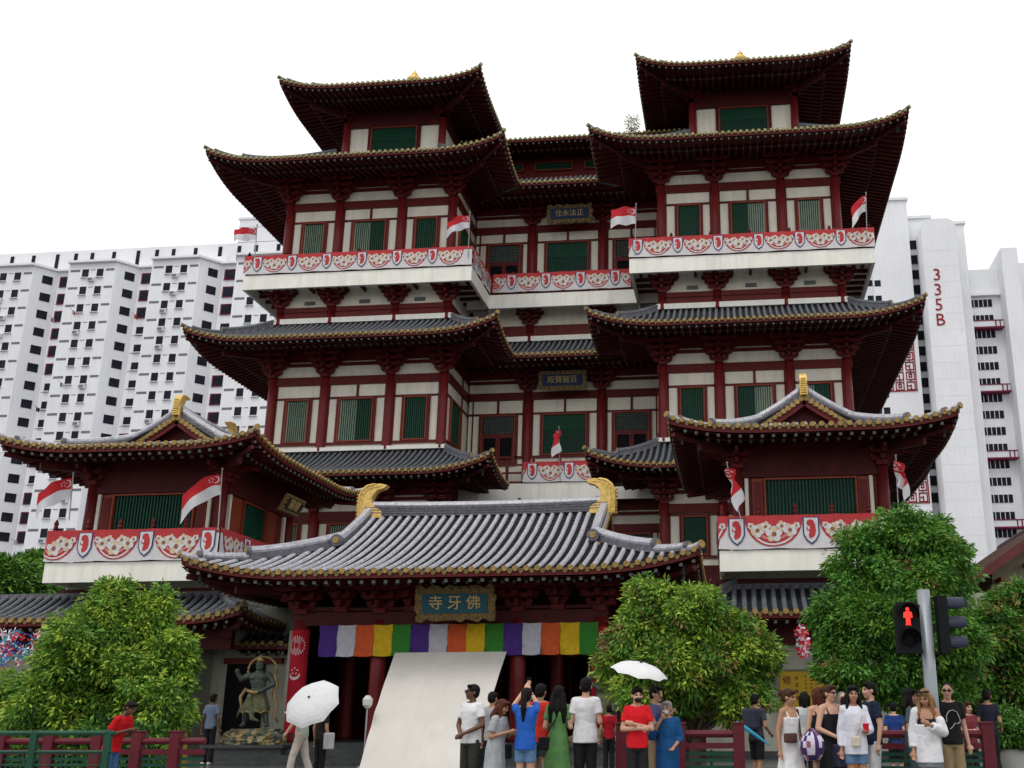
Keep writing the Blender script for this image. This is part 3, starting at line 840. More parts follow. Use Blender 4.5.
# ------------------------------------------------------------ entrance porch
PX = -7.5
gable_roof((-7.33, 29.0), 'x', 6.5, 4.9, 4.78, 2.28, .60, .42, 3.2, 2.2, .4, 2.82, orn=.95, ridge_h=.30, rowsp=.27, tr=.066, tube=TUBE, big=1.15)
pb = MB()
pb.box(PX-4.2, PX+4.2, 26.16, 26.44, 3.66, 4.0); pb.box(PX-4.2, PX+4.2, 26.2, 26.4, 4.04, 4.12)
pb.box(PX-4.3, PX+4.3, 26.15, 26.45, 5.0, 5.15)
for x in (PX-4., PX+4.): pb.box(x-.13, x+.13, 26.45, 33, 3.66, 4.0); pb.box(x-.1, x+.1, 26.45, 33, 4.4, 4.9)
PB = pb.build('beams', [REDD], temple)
for x in (PX-4.0, PX-1.85, PX+1.85, PX+4.0):
    column(x, 26.3, .7, 3.8, PB, .21); bracket(x, 26.25, 3.98, PB, steps=3, h=.14, dy=.28, w0=.25, dw=.18)
for x in (PX-4.0, PX+4.0): bracket(x, 26.3, 3.98, PB, n=(1 if x > PX else -1, 0), steps=3, h=.14, dy=.24)
for x in (PX-1.0, PX+1.0, PX-2.9, PX+2.9): bracket(x, 26.25, 4.02, PB, steps=3, h=.14, dy=.22, w0=.14, dw=.12)
hb = MB()
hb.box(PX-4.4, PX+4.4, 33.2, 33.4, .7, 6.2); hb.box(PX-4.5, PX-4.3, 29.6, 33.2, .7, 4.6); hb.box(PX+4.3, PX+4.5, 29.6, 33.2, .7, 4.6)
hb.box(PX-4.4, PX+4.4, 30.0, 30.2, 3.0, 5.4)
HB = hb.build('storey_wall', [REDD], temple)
for i in range(4):
    a = PX-3.9+i*2.0
    dm = MB(); dm.box(a, a+1.8, 33.0, 33.2, .7, 3.6); 
    for q in (.1, .95): dm.box(a+q, a+q+.75, 32.95, 33.0, .85, 3.4, 1)
    dm.build('door', [REDP, DARK], HB)
for x in (PX-2.2, PX+2.2, PX-4.1, PX+4.1): column(x, 30.1, .7, 5.2, HB, .2)
st_ = MB()
st_.box(-13.4, -1.6, 25.5, 35, .2, .72)
for i in range(3): st_.box(-12.6+.0, -2.4, 25.5-.32*(3-i), 25.5-.32*(2-i), .2, .72-.13*(3-i))
st_.build('steps', [STONE], temple)

# ------------------------------------------------------------ ground-floor walls with tiled canopies
def lowwall(x0, x1, y, mirror=False):
    mb = MB(); mb.box(x0, x1, y, y+.25, .2, 4.5); mb.box(x0, x1, y-.04, y, .2, .42, 1)
    mb.box(x0, x1, y-.05, y, 3.28, 3.42); mb.box(x0, x1, y-.03, y, 3.0, 3.08)
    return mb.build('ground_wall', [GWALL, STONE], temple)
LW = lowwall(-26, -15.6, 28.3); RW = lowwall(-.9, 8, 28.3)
lw2 = lowwall(-15.6, -11.8, 29.6)
mb = MB(); mb.box(-15.85, -15.6, 28.3, 29.85, .2, 4.5); mb.build('return_wall', [GWALL], LW)
mb = MB(); mb.box(-15.1, -13.95, 29.5, 29.55, .2, 2.85); mb.box(-15.2, -13.4, 29.44, 29.55, 2.85, 3.02, 1)
mb.build('doorway', [DARK, REDP], lw2)
mb = MB(); mb.box(-12.1, -11.85, 26.9, 27.4, .2, 3.6); mb.box(-12.08, -11.87, 27.4, 33, .2, 4.2, 1); mb.build('return_wall', [GWALL, DARK], lw2)  # inner stretch is near-black: the porch shade is put into its colour
def canopy(x0, x1, ye, zm, c0, c1, D=1.5, rise=.80):
    B = RoofB()
    roof_side(B, (x0, ye), (1,0), (0,1), x1-x0, D, zm, rise, 1.4, .3, c0=c0, c1=c1, lift=.28, Lc=2., tr=.07, rowsp=.27)
    if c1:
        roof_side(B, (x1, ye), (0,1), (-1,0), 3.6, D, zm, rise, 1.4, .3, c0=True, c1=False, lift=.28, Lc=2., tr=.07, rowsp=.27)
        hip(B, (x1,ye), (-1,1), D, zm, rise, .6, .28, 2., 1.4, .3, big=.9)
    if c0:
        roof_side(B, (x0, ye+3.6), (0,-1), (1,0), 3.6, D, zm, rise, 1.4, .3, c0=False, c1=True, lift=.28, Lc=2., tr=.07, rowsp=.27)
        hip(B, (x0,ye), (1,1), D, zm, rise, .6, .28, 2., 1.4, .3, big=.9)
    r = B.build(temple, TUBED, GOLD)
    mb = MB(); mb.box(x0+(1.45 if c0 else 0), x1-(1.45 if c1 else 0), ye+D-.05, ye+D+.2, zm+rise-.5, zm+rise+.12); mb.build('ridge', [RIDGE], r)
    mb = MB(); mb.box(x0+(.9 if c0 else 0), x1-(.9 if c1 else 0), ye+1.3, ye+1.5, zm-.75, zm+.1); mb.build('beams', [REDD], r)
canopy(-26, -13.45, 26.8, 3.95, False, True)
canopy(-1.5, 6.2, 26.8, 3.92, True, False)
B = RoofB(); roof_side(B, (-13.2, 28.6), (1,0), (0,1), 1.6, 1.4, 3.36, .8, 1.1, .2, c0=False, c1=False, lift=0)
roof_side(B, (-14.7, 29.0), (1,0), (0,1), 1.5, 1.4, 3.40, .8, 1.1, .2, c0=False, c1=False, lift=0)
B.build(temple, TUBED, GOLD)
po = MB(); po.box(-16.3, -15.75, 28.24, 28.29, 1.35, 2.15); po.box(-16.24, -15.81, 28.22, 28.24, 1.42, 2.08, 1)
tag(recenter(po.build('wall_poster', [TRIM, CREAM])), 'small framed poster on the cream wall beside the man in a grey shirt', 'poster')
pn = MB(); pn.box(-12.95, -12.02, 29.5, 29.56, 1.45, 2.05)
for k in range(3): pn.box(-12.9, -12.07, 29.485, 29.5, 1.55+k*.16, 1.62+k*.16, 1)
tag(recenter(pn.build('wall_panel', [LATT, IRON])), 'grey notice panel on the wall between the bronze statue and the red column banner', 'notice')

# ------------------------------------------------------------ lettering
def text_mesh(s, size, depth, name, m, parent, mw):
    cu = bpy.data.curves.new(name, 'FONT'); cu.body = s; cu.size = size; cu.extrude = depth; cu.align_x = 'CENTER'; cu.align_y = 'CENTER'
    cu.resolution_u = 2
    o = bpy.data.objects.new(name, cu); me = evaluate(o); bpy.data.objects.remove(o)
    me.materials.clear(); me.materials.append(m)
    me.transform(mw)
    r = bpy.data.objects.new(name, me); C.objects.link(r)
    if parent: setp(r, parent)
    return r
FRONT = Matrix.Rotation(PI/2, 4, 'X')
LETG = mat('gilt_lettering', (.50,.36,.13), .5, .3, 12)
def plaque(cx, y, z0, z1, wd, text, label, field, tilt=.12, frame=.16, wavy=True, rz=0, fm=GOLDD, tsize=.5, gap=1.):
    """name board; built upright facing -y about its bottom centre, then leaned forward"""
    h = z1-z0
    e = empty('name_plaque', (cx, y, z0), label, 'name board', 'gilded name boards under the eaves')
    T = Matrix.Translation((cx,y,z0))@Matrix.Rotation(rz,4,'Z')@Matrix.Rotation(tilt,4,'X')
    n = 40; pts = []
    for i in range(n):
        t = i/n; per = 2*(wd+h); d = t*per
        if d < wd: p = (-wd/2+d, 0); nn = (0,-1)
        elif d < wd+h: p = (wd/2, d-wd); nn = (1,0)
        elif d < 2*wd+h: p = (wd/2-(d-wd-h), h); nn = (0,1)
        else: p = (-wd/2, h-(d-2*wd-h)); nn = (-1,0)
        r = .035*math.sin(i*PI*.8)+.03*math.sin(i*1.9) if wavy else 0
        pts.append((p[0]+nn[0]*r, p[1]+nn[1]*r))
    f = MB(); f.prism(pts, (0,0,0), (1,0,0), (0,0,1), (0,.1,0))
    for i in range(26):   # carved relief on the frame
        t = i/26*2*(wd+h)
        if t < wd: p = (-wd/2+t, frame*.45)
        elif t < wd+h: p = (wd/2-frame*.45, t-wd)
        elif t < 2*wd+h: p = (wd/2-(t-wd-h), h-frame*.45)
        else: p = (-wd/2+frame*.45, h-(t-2*wd-h))
        p = (max(-wd/2+.06,min(wd/2-.06,p[0])), max(.06,min(h-.06,p[1])))
        f.lathe([(.065,0),(.05,-.03),(.02,-.045)][::-1], (p[0], 0, p[1]), 8, axis='Y')
    fo = f.build('frame', [fm], e); fo.data.transform(T)
    b = MB(); b.box(-wd/2+frame, wd/2-frame, -.03, -.002, frame, h-frame); bo = b.build('board', [field], e); bo.data.transform(T)
    t_ = text_mesh(text, tsize, .006, 'lettering', LETG, e, T@Matrix.Translation((0,-.038,h/2))@FRONT)
    t_.data['w'] = 1
    return e
plaque(-7.03, 25.15, 3.66, 4.52, 2.05, '寺 牙 佛', 'teal name board in a wavy gilt frame on the entrance porch above the striped cloth', TEALP, .22, .19, tsize=.38)
plaque(-7.2, 42.25, 23.45, 24.3, 2.15, '住永法正', 'blue name board with scalloped gilt frame between the two top-floor balconies', BLUE, .2, .17, tsize=.34)
plaque(-7.4, 42.25, 15.25, 16.1, 2.15, '殿寶龍百', 'dark blue name board in a square gilt frame over the middle-floor green shutters', BLUE, .2, .17, wavy=False, tsize=.34)
plaque(-14.15, 30.6, 7.55, 8.15, 1.3, '鐘樓', 'narrow gilt-framed board under the side eave of the left pavilion', IRON, .45, .13, wavy=False, rz=PI/2, tsize=.36)

# ------------------------------------------------------------ banners on the balconies
BRED = mat('banner_red', (.52,.055,.06), .8, .12, 5, .2, 20, trans=.1)
BWH = mat('banner_white', (.70,.68,.70), .8, .06, 5, .2, 20, trans=.1)
BPNK = mat('banner_pink', (.60,.22,.22), .8, .15, 9)
BNV = mat('banner_navy', (.03,.05,.17), .8, .1, 9)
ORC = mat('orchid_cream', (.60,.50,.36), .8, .2, 16)
ORCD = mat('orchid_brown', (.26,.12,.08), .8, .3, 16)  # brown centres of the printed orchids
def ban_piece(mb, A, d, out, L_, h, period=1.62, phase=.2):
    """cloth strip from A along unit d, height h, facing out; pattern pieces lie in layers 3 mm apart"""
    A = Vector(A); d = Vector(d); out = Vector(out); up = Vector((0,0,1))
    nx = max(4, round(L_/.2))
    def wob(u, v): return .014*noise.noise(Vector((u*1.7+A.x, v*1.5, A.z))) - .006*math.sin(u*7.8)*(1-v)
    def P(u, v, l=0): 
        sag = -.028*abs(math.sin(u*PI/1.62))*(1-v/h)-.012*abs(math.sin(u*PI/.8))*(v/h)
        return A+d*u+up*(v+sag)+out*(wob(u, v)+.02+l*.007)
    def grid(u0, u1, v0, v1, mi, l):
        n = max(1, round((u1-u0)/.1)); m = 3; vs = []; fs = []
        for i in range(n+1):
            for j in range(m+1): vs.append(P(u0+(u1-u0)*i/n, v0+(v1-v0)*j/m, l))
        for i in range(n):
            for j in range(m):
                a = i*(m+1)+j; fs.append((a, a+m+1, a+m+2, a+1))
        mb.add(vs, fs, mi)
    def poly(pts, mi, l):
        pts = [(min(max(a, 0), L_), b) for a, b in pts]
        c = (sum(p[0] for p in pts)/len(pts), sum(p[1] for p in pts)/len(pts))
        vs = [P(*c, l)]+[P(a, b, l) for a, b in pts]; n = len(pts)
        mb.add(vs, [(0, 1+i, 1+(i+1)%n) for i in range(n)], mi)
    grid(0, L_, 0, h, 1, 0)
    grid(0, L_, h*.84, h, 0, 1)
    c = phase-period; k = 0
    sc = h/.85
    while c < L_+period:
        # swag of red with orchids, then a shield
        s0 = c+.25*sc; s1 = c+period-.25*sc; mid = (s0+s1)/2; r = (s1-s0)/2
        if s1 > 0.1 and s0 < L_-.1:
            pts = [(mid+(r+.05)*math.cos(PI+PI*i/14), h*.95+h*.90*math.sin(PI+PI*i/14)) for i in range(15)]
            poly(pts, 0, 2)
            pts = [(mid+r*.92*math.cos(PI+PI*i/14), h*.30+h*.17*math.sin(PI+PI*i/14)) for i in range(2,13)]
            for q0, q1, mi_ in ((.96,.90,1),(.80,.72,2),(.62,.55,2)):
                for i in range(2, 12):
                    g0, g1 = PI+PI*i/14, PI+PI*(i+1)/14
                    poly([(mid+r*q0*math.cos(g0), h*.95+h*.90*q0*math.sin(g0)), (mid+r*q0*math.cos(g1), h*.95+h*.90*q0*math.sin(g1)), (mid+r*q1*math.cos(g1), h*.95+h*.90*q1*math.sin(g1)), (mid+r*q1*math.cos(g0), h*.95+h*.90*q1*math.sin(g0))], mi_, 3)
            for (fx, fz, fr) in ((-.44,.55,.19),(0,.42,.23),(.44,.55,.19),(-.22,.66,.15),(.22,.66,.15),(-.62,.68,.10),(.62,.68,.10)):
                X, Z = mid+fx*r*1.35, fz*h
                if 0.1 < X < L_-.1:
                    for q in range(5):
                        a = q*2*PI/5+.3+fx
                        poly([(X+fr*sc*(.55*math.cos(a)+.42*math.cos(b)), Z+fr*sc*(.55*math.sin(a)+.42*math.sin(b))) for b in [j*PI/3 for j in range(6)]], 4 if q%2 else 1, 4+.25*q)
                    poly([(X+fr*.3*sc*math.cos(b), Z+fr*.3*sc*math.sin(b)) for b in [j*PI/3 for j in range(6)]], 5, 6)
        w = .21*sc
        if c-w > 0 and c+w < L_:
            sh = lambda q: [(c-w*q, h*.92), (c-w*q, h*.42), (c-w*q*.6, h*(.42-.19*q)), (c, h*(.42-.31*q)), (c+w*q*.6, h*(.42-.19*q)), (c+w*q, h*.42), (c+w*q, h*.92)]
            poly(sh(1.), 3, 4); poly([(a, b-(.02 if b > .5*h else 0)) for a, b in sh(.84)], 1, 5)
            # lion head in profile
            H = [(-.5,.84),(-.1,.9),(.3,.86),(.55,.7),(.6,.5),(.45,.33),(.1,.26),(-.25,.24),(-.35,.34),(-.15,.42),(-.3,.5),(-.55,.52),(-.62,.6),(-.4,.66),(-.55,.74)]
            poly([(c+w*.95*a, h*(b*.86+.08)) for a, b in H], 0, 6)
            poly([(c+w*(-.30+.12*a), h*(.60+.05*b)) for a, b in ((-1,-1),(1,-1),(1,1),(-1,1))], 1, 7)
        c += period
def balcony_banner(segs, label):
    mb = MB()
    for s in segs: ban_piece(mb, *s[:5], **s[5])
    o = recenter(mb.build('balcony_banner', [BRED, BWH, BPNK, BNV, ORC, ORCD]))
    return tag(o, label, 'banner', 'red and white national day banners on the balconies')
ZB3 = 19.92
balcony_banner([((-21.05,38.86,ZB3),(1,0,0),(0,-1,0),10.2,.86,dict(phase=.62,period=1.57)), ((-10.82,38.88,ZB3),(0,1,0),(1,0,0),3.2,.86,dict(phase=.9)), ],
               'long red and white banner on the top-floor balcony of the left tower')
balcony_banner([((-10.7,42.06,ZB3+.05),(1,0,0),(0,-1,0),6.4,.9,dict(phase=.88,period=1.6))], 'short red and white banner on the recessed top-floor middle balcony')
balcony_banner([((-4.07,38.86,ZB3),(1,0,0),(0,-1,0),10.25,.86,dict(phase=.38,period=1.7)),((6.17,38.88,ZB3),(0,1,0),(1,0,0),3,.86,dict(phase=.9)) ], 'long red and white banner on the top-floor balcony of the right tower')
balcony_banner([((-9.05,42.06,11.02),(1,0,0),(0,-1,0),3.6,.9,dict(phase=.42,period=1.62))], 'short red and white banner on the middle-floor balcony behind the porch roof')
balcony_banner([((-19.8,27.26,5.66),(1,0,0),(0,-1,0),5.2,.9,dict(phase=1.2,period=1.85)), ((-14.6,27.28,5.66),(0,1,0),(1,0,0),4.2,.9,dict(phase=1.6,period=1.7))], 'red and white banner wrapping the balcony of the left pavilion')
balcony_banner([((-.42,27.26,5.66),(1,0,0),(0,-1,0),5.2,.9,dict(phase=.5,period=2.0)), ((-.43,33,5.6),(0,-1,0),(-1,0,0),5.6,.9,dict(phase=.45,period=1.7))], 'red and white banner on the balcony of the right pavilion above the trees')

# ------------------------------------------------------------ flags
FRED = mat('flag_red', (.62,.03,.04), .75, .08, 6, trans=.25)
FWH = mat('flag_white', (.76,.76,.80), .75, .05, 6, trans=.25)
POLE = mat('pole_grey', (.35,.35,.36), .4, .1, 5, metal=.4)
def flag(base, top, dirv, w, h, label, droop=0., flow=(1,0,0), sw=.085):
    """pole from base to top; cloth flies along dirv"""
    base = Vector(base); top = Vector(top)
    e = empty('national_flag', base, label, 'flag', 'red and white flags on the balconies')
    mb = MB(); mb.tube([base, top+(top-base).normalized()*.12], .018, 6); mb.lathe([(.01,0),(.035,.03),(.03,.07),(.005,.1)], top+(top-base).normalized()*.1, 8); mb.build('pole', [POLE], e)
    d = Vector(dirv).normalized(); ax = (top-base).normalized(); sd_ = d.cross(ax).normalized()
    mb = MB(); nx, nz = 14, 8
    def P(i, j, off=0):
        u = i/nx; v = j/nz
        q = top-ax*(h*(1-v)) + d*(w*u*(1-.12*droop)) + Vector((0,0,-1))*(droop*w*u*u*.55+droop*.15*u*w*(1-v))
        q += sd_*(sw*(math.sin(u*7+v*1.3)*(.3+u)+.6*math.sin(u*11-v*4+w*9))+off)
        q += Vector((0,0,.03*math.sin(u*8+1)*u))
        return q
    vs = [P(i, j) for i in range(nx+1) for j in range(nz+1)]; 
    for i in range(nx):
        for j in range(nz):
            a = i*(nz+1)+j
            o = len(mb.v) if False else None
    mb.v = [tuple(v) for v in vs]
    for i in range(nx):
        for j in range(nz):
            a = i*(nz+1)+j; mb.f.append((a, a+nz+1, a+nz+2, a+1)); mb.m.append(0 if j >= nz/2 else 1)
    mb.build('cloth', [FRED, FWH], e, smooth=True)
    mb = MB()
    def emb(u, v, r, off):
        i = u*nx; j = v*nz
        return P(i, j, off)
    for sg in (-1, 1):
        off = .012*sg
        def pt(x, y): return P(x/w*nx, (y/h)*nz, off)
        cx_, cz_ = w*.15, h*.76; R = h*.17
        outer = [(cx_+R*math.cos(a), cz_+R*math.sin(a)) for a in [PI*.35+PI*1.3*k/12 for k in range(13)]]
        inner = [(cx_+R*.32+R*.82*math.cos(a), cz_+R*.82*math.sin(a)) for a in [PI*.40+PI*1.2*k/12 for k in range(13)]]
        for k in range(12):
            mb.add([pt(*outer[k]), pt(*outer[k+1]), pt(*inner[k+1]), pt(*inner[k])], [(0,1,2,3)])
        for k in range(5):
            a = PI/2+k*2*PI/5; sx, sz = w*.27+h*.095*math.cos(a), cz_+h*.095*math.sin(a)
            pts = [(sx+(h*.042 if q%2 == 0 else h*.018)*math.cos(PI/2+q*PI/5), sz+(h*.042 if q%2 == 0 else h*.018)*math.sin(PI/2+q*PI/5)) for q in range(10)]
            mb.add([pt(sx,sz)]+[pt(*p) for p in pts], [(0,1+q,1+(q+1)%10) for q in range(10)])
    mb.build('crescent_and_stars', [FWH], e)
    return e
def pflag(pb, pt, Y, dirv, w, h, label, **k):
    flag(at(*pb, Y), at(*pt, Y), dirv, w, h, label, **k)
pflag((69,520),(73,478),27.2,(-1,-.3,0),1.0,.62,'flag flying left from the left end of the left pavilion balcony', droop=.9)
pflag((218,530),(222,474),27.2,(-1,-.35,0),1.15,.62,'flag hanging down left from the right corner of the left pavilion balcony', droop=1.1)
pflag((255,258),(257,228),38.8,(-1,-.2,0),1.0,.6,'flag flying left at the far left end of the top-floor balcony', droop=.15)
pflag((468,258),(470,215),38.8,(-1,-.2,0),1.05,.62,'flag at the inner corner of the left tower top-floor balcony', droop=.7)
pflag((635,255),(636,207),38.8,(-1,-.2,0),1.1,.8,'flag at the inner corner of the right tower top-floor balcony', droop=.3)
pflag((867,240),(866,196),38.8,(-1,-.6,0),.9,.7,'flag at the right end of the right tower top-floor balcony', droop=1.5)
pflag((560,480),(559,430),42.0,(-.15,-.6,0),.42,.75,'limp flag in front of the green shutters on the middle-floor balcony', droop=1.9, sw=.14)
pflag((741,520),(728,468),27.2,(.3,-.5,0),.5,.65,'limp flag beside the left column of the right pavilion', droop=1.9, sw=.14)
pflag((899,520),(896,461),27.2,(.45,-.5,0),.45,.65,'limp flag at the right end of the right pavilion balcony, above the big tree', droop=1.9, sw=.14)

# ------------------------------------------------------------ striped cloth under the porch beam, cloth ramp, column banners
SC = [cloth((.07,.03,.20)), cloth((.48,.48,.54)), cloth((.58,.10,.03)), cloth((.62,.40,.02)), cloth((.04,.20,.03))]
e = empty('striped_cloth', (PX, 26.0, 2.86), 'row of purple, white, orange, yellow and green cloth panels hanging under the porch beam', 'banner')
x0, x1 = -10.88, -3.52; wv = (x1-x0)/15
for i in range(15):
    mb = MB(); n, m = 6, 7; a0 = x0+i*wv; ph = rnd.uniform(0, 6); sl = rnd.uniform(-.05, .05)
    for a in range(n+1):
        for b in range(m+1):
            v = b/m
            mb.v.append((a0+wv*a/n+sl*(1-v)*(0 if a in (0,) else 1)*.3, 26.0+.02*math.sin(a*1.8+ph)*(1-v)+.035*math.sin(v*9+a*.8+ph)*(.3+abs(a/n-.5)), 3.66-.80*(1-v)-.02*math.sin(PI*a/n)+rnd.uniform(-.002,.002)))
    for a in range(n):
        for b in range(m):
            q = a*(m+1)+b; mb.f.append((q, q+m+1, q+m+2, q+1)); mb.m.append(0)
    mb.build('cloth_panel', [SC[i%5]], e, smooth=True)
mb = MB(); n, m = 16, 24; rp = random.Random(3)
RAMP = mat('beige_sheet', (.64,.61,.57), .85, .05, 1.2, .2, 4, streak=.08)
for j in range(m+1):
    t = j/m
    for i in range(n+1):
        s = i/n
        X = (-8.78+2.92*s)+.22*t*(1-s); Y = 25.9-2.6*t-.55*s*t; Z = 2.93-2.72*t
        fold = .03*math.sin(s*23+t*2+math.sin(s*9))*(.4+t)+.03*math.sin(t*26+s*3)*(1 if .45 < t < .75 else .25)
        mb.v.append((X, Y-fold-.12*math.sin(PI*t), Z))
for j in range(m):
    for i in range(n):
        a = j*(n+1)+i; mb.f.append((a, a+1, a+n+2, a+n+1)); mb.m.append(0)
for k in range(1, 5):
    mb.tube([mb.v[j*(n+1)+int(n*k/5)] for j in range(m+1)], 0.003, 4)
o = recenter(mb.build('sloping_sheet', [RAMP], smooth=True)); tag(o, 'huge beige sheet stretched from the porch beam down to the ground', 'sheet')
def colban(x, label):
    e = empty('column_banner', (x, 26.0, 1.0), label, 'banner', 'red banners wrapped on the outer porch columns')
    mb = MB(); r = .235
    for z0, z1 in ((.95,3.55),):
        vs = []; k = 10; mz = 8
        for j in range(mz+1):
            for i in range(k+1):
                a = PI+PI*i/k; vs.append((x+r*math.cos(a), 26.3+r*math.sin(a), z0+(z1-z0)*j/mz))
        mb.add(vs, [(j*(k+1)+i, j*(k+1)+i+1, (j+1)*(k+1)+i+1, (j+1)*(k+1)+i) for j in range(mz) for i in range(k)], 0)
    mb.build('cloth', [cloth((.42,.015,.03))], e, smooth=True)
    mb = MB()
    def pt(u, z): a = PI*1.5+u/r; return (x+(r+.006)*math.cos(a), 26.3+(r+.006)*math.sin(a), z)
    for k in range(20):
        a = 2*PI*k/20; c, s = math.cos(a), math.sin(a)
        def q(rr, off): return pt((rr*math.cos(a+off)), 3.15+rr*math.sin(a+off)*1.15)
        mb.add([q(.06,-.05), q(.22,-.06), q(.22,.06), q(.06,.05)], [(0,1,2,3)])
    for k in range(10):
        a0, a1 = PI*1.05+PI*.9*k/10, PI*1.05+PI*.9*(k+1)/10
        f = lambda R, a, dz: pt(R*math.cos(a), 2.42+dz+R*math.sin(a))
        mb.add([f(.15,a0,0), f(.15,a1,0), f(.125,a1,.045), f(.125,a0,.045)], [(0,1,2,3)])
    for k in range(5):
        a = PI/2+k*2*PI/5; mb.add([pt(.075*math.cos(a)+.022*math.cos(b), 2.5+.075*math.sin(a)+.022*math.sin(b)) for b in [j*PI/2.5 for j in range(5)]], [(0,1,2,3,4)])
    mb.build('printed_emblem', [FWH], e)
colban(PX-4.0, 'red banner with white sunburst and crescent on the left porch column'); colban(PX+4.0, 'red banner on the right porch column beside the round tree')
# ------------------------------------------------------------ ground
def struct(mb, name, m):
    o = mb.build(name, m); o['kind'] = 'structure'; return o
PAVE = mat('wet_stone_paving', (.095,.098,.10), .2, .35, 2.2, .15, 12)
PAVE2 = mat('sidewalk_concrete', (.17,.165,.155), .55, .25, 1.5, .2, 25)
ASPH = mat('asphalt', (.08,.08,.082), .7, .25, 3, .4, 60)
mb = MB(); mb.add([(-900,-300,0),(900,-300,0),(900,1500,0),(-900,1500,0)], [(0,1,2,3)]); struct(mb, 'ground', ASPH)
mb = MB(); mb.box(-60, 60, 12.9, 16.3, .004, .12); struct(mb, 'sidewalk', PAVE2)
mb = MB(); mb.box(-60, 60, 12.75, 12.9, .004, .125); struct(mb, 'kerb', CREAM)
mb = MB(); mb.box(-60, 60, 16.3, 62, .004, .22); struct(mb, 'forecourt', PAVE)
mb = MB()
for i in range(40):
    x = -20+i*1.0; mb.box(x-.006, x+.006, 16.4, 28, .2201, .2235)
for j in range(12): mb.box(-20, 20, 16.6+j-.006, 16.6+j+.006, .2201, .2235)
mb = MB(); mb.box(-60, 60, 12.2, 12.3, .004, .009); mb.box(-60, 60, 12.4, 12.5, .004, .009); struct(mb, 'road_marking', mat('yellow_line', (.6,.42,.04), .6))

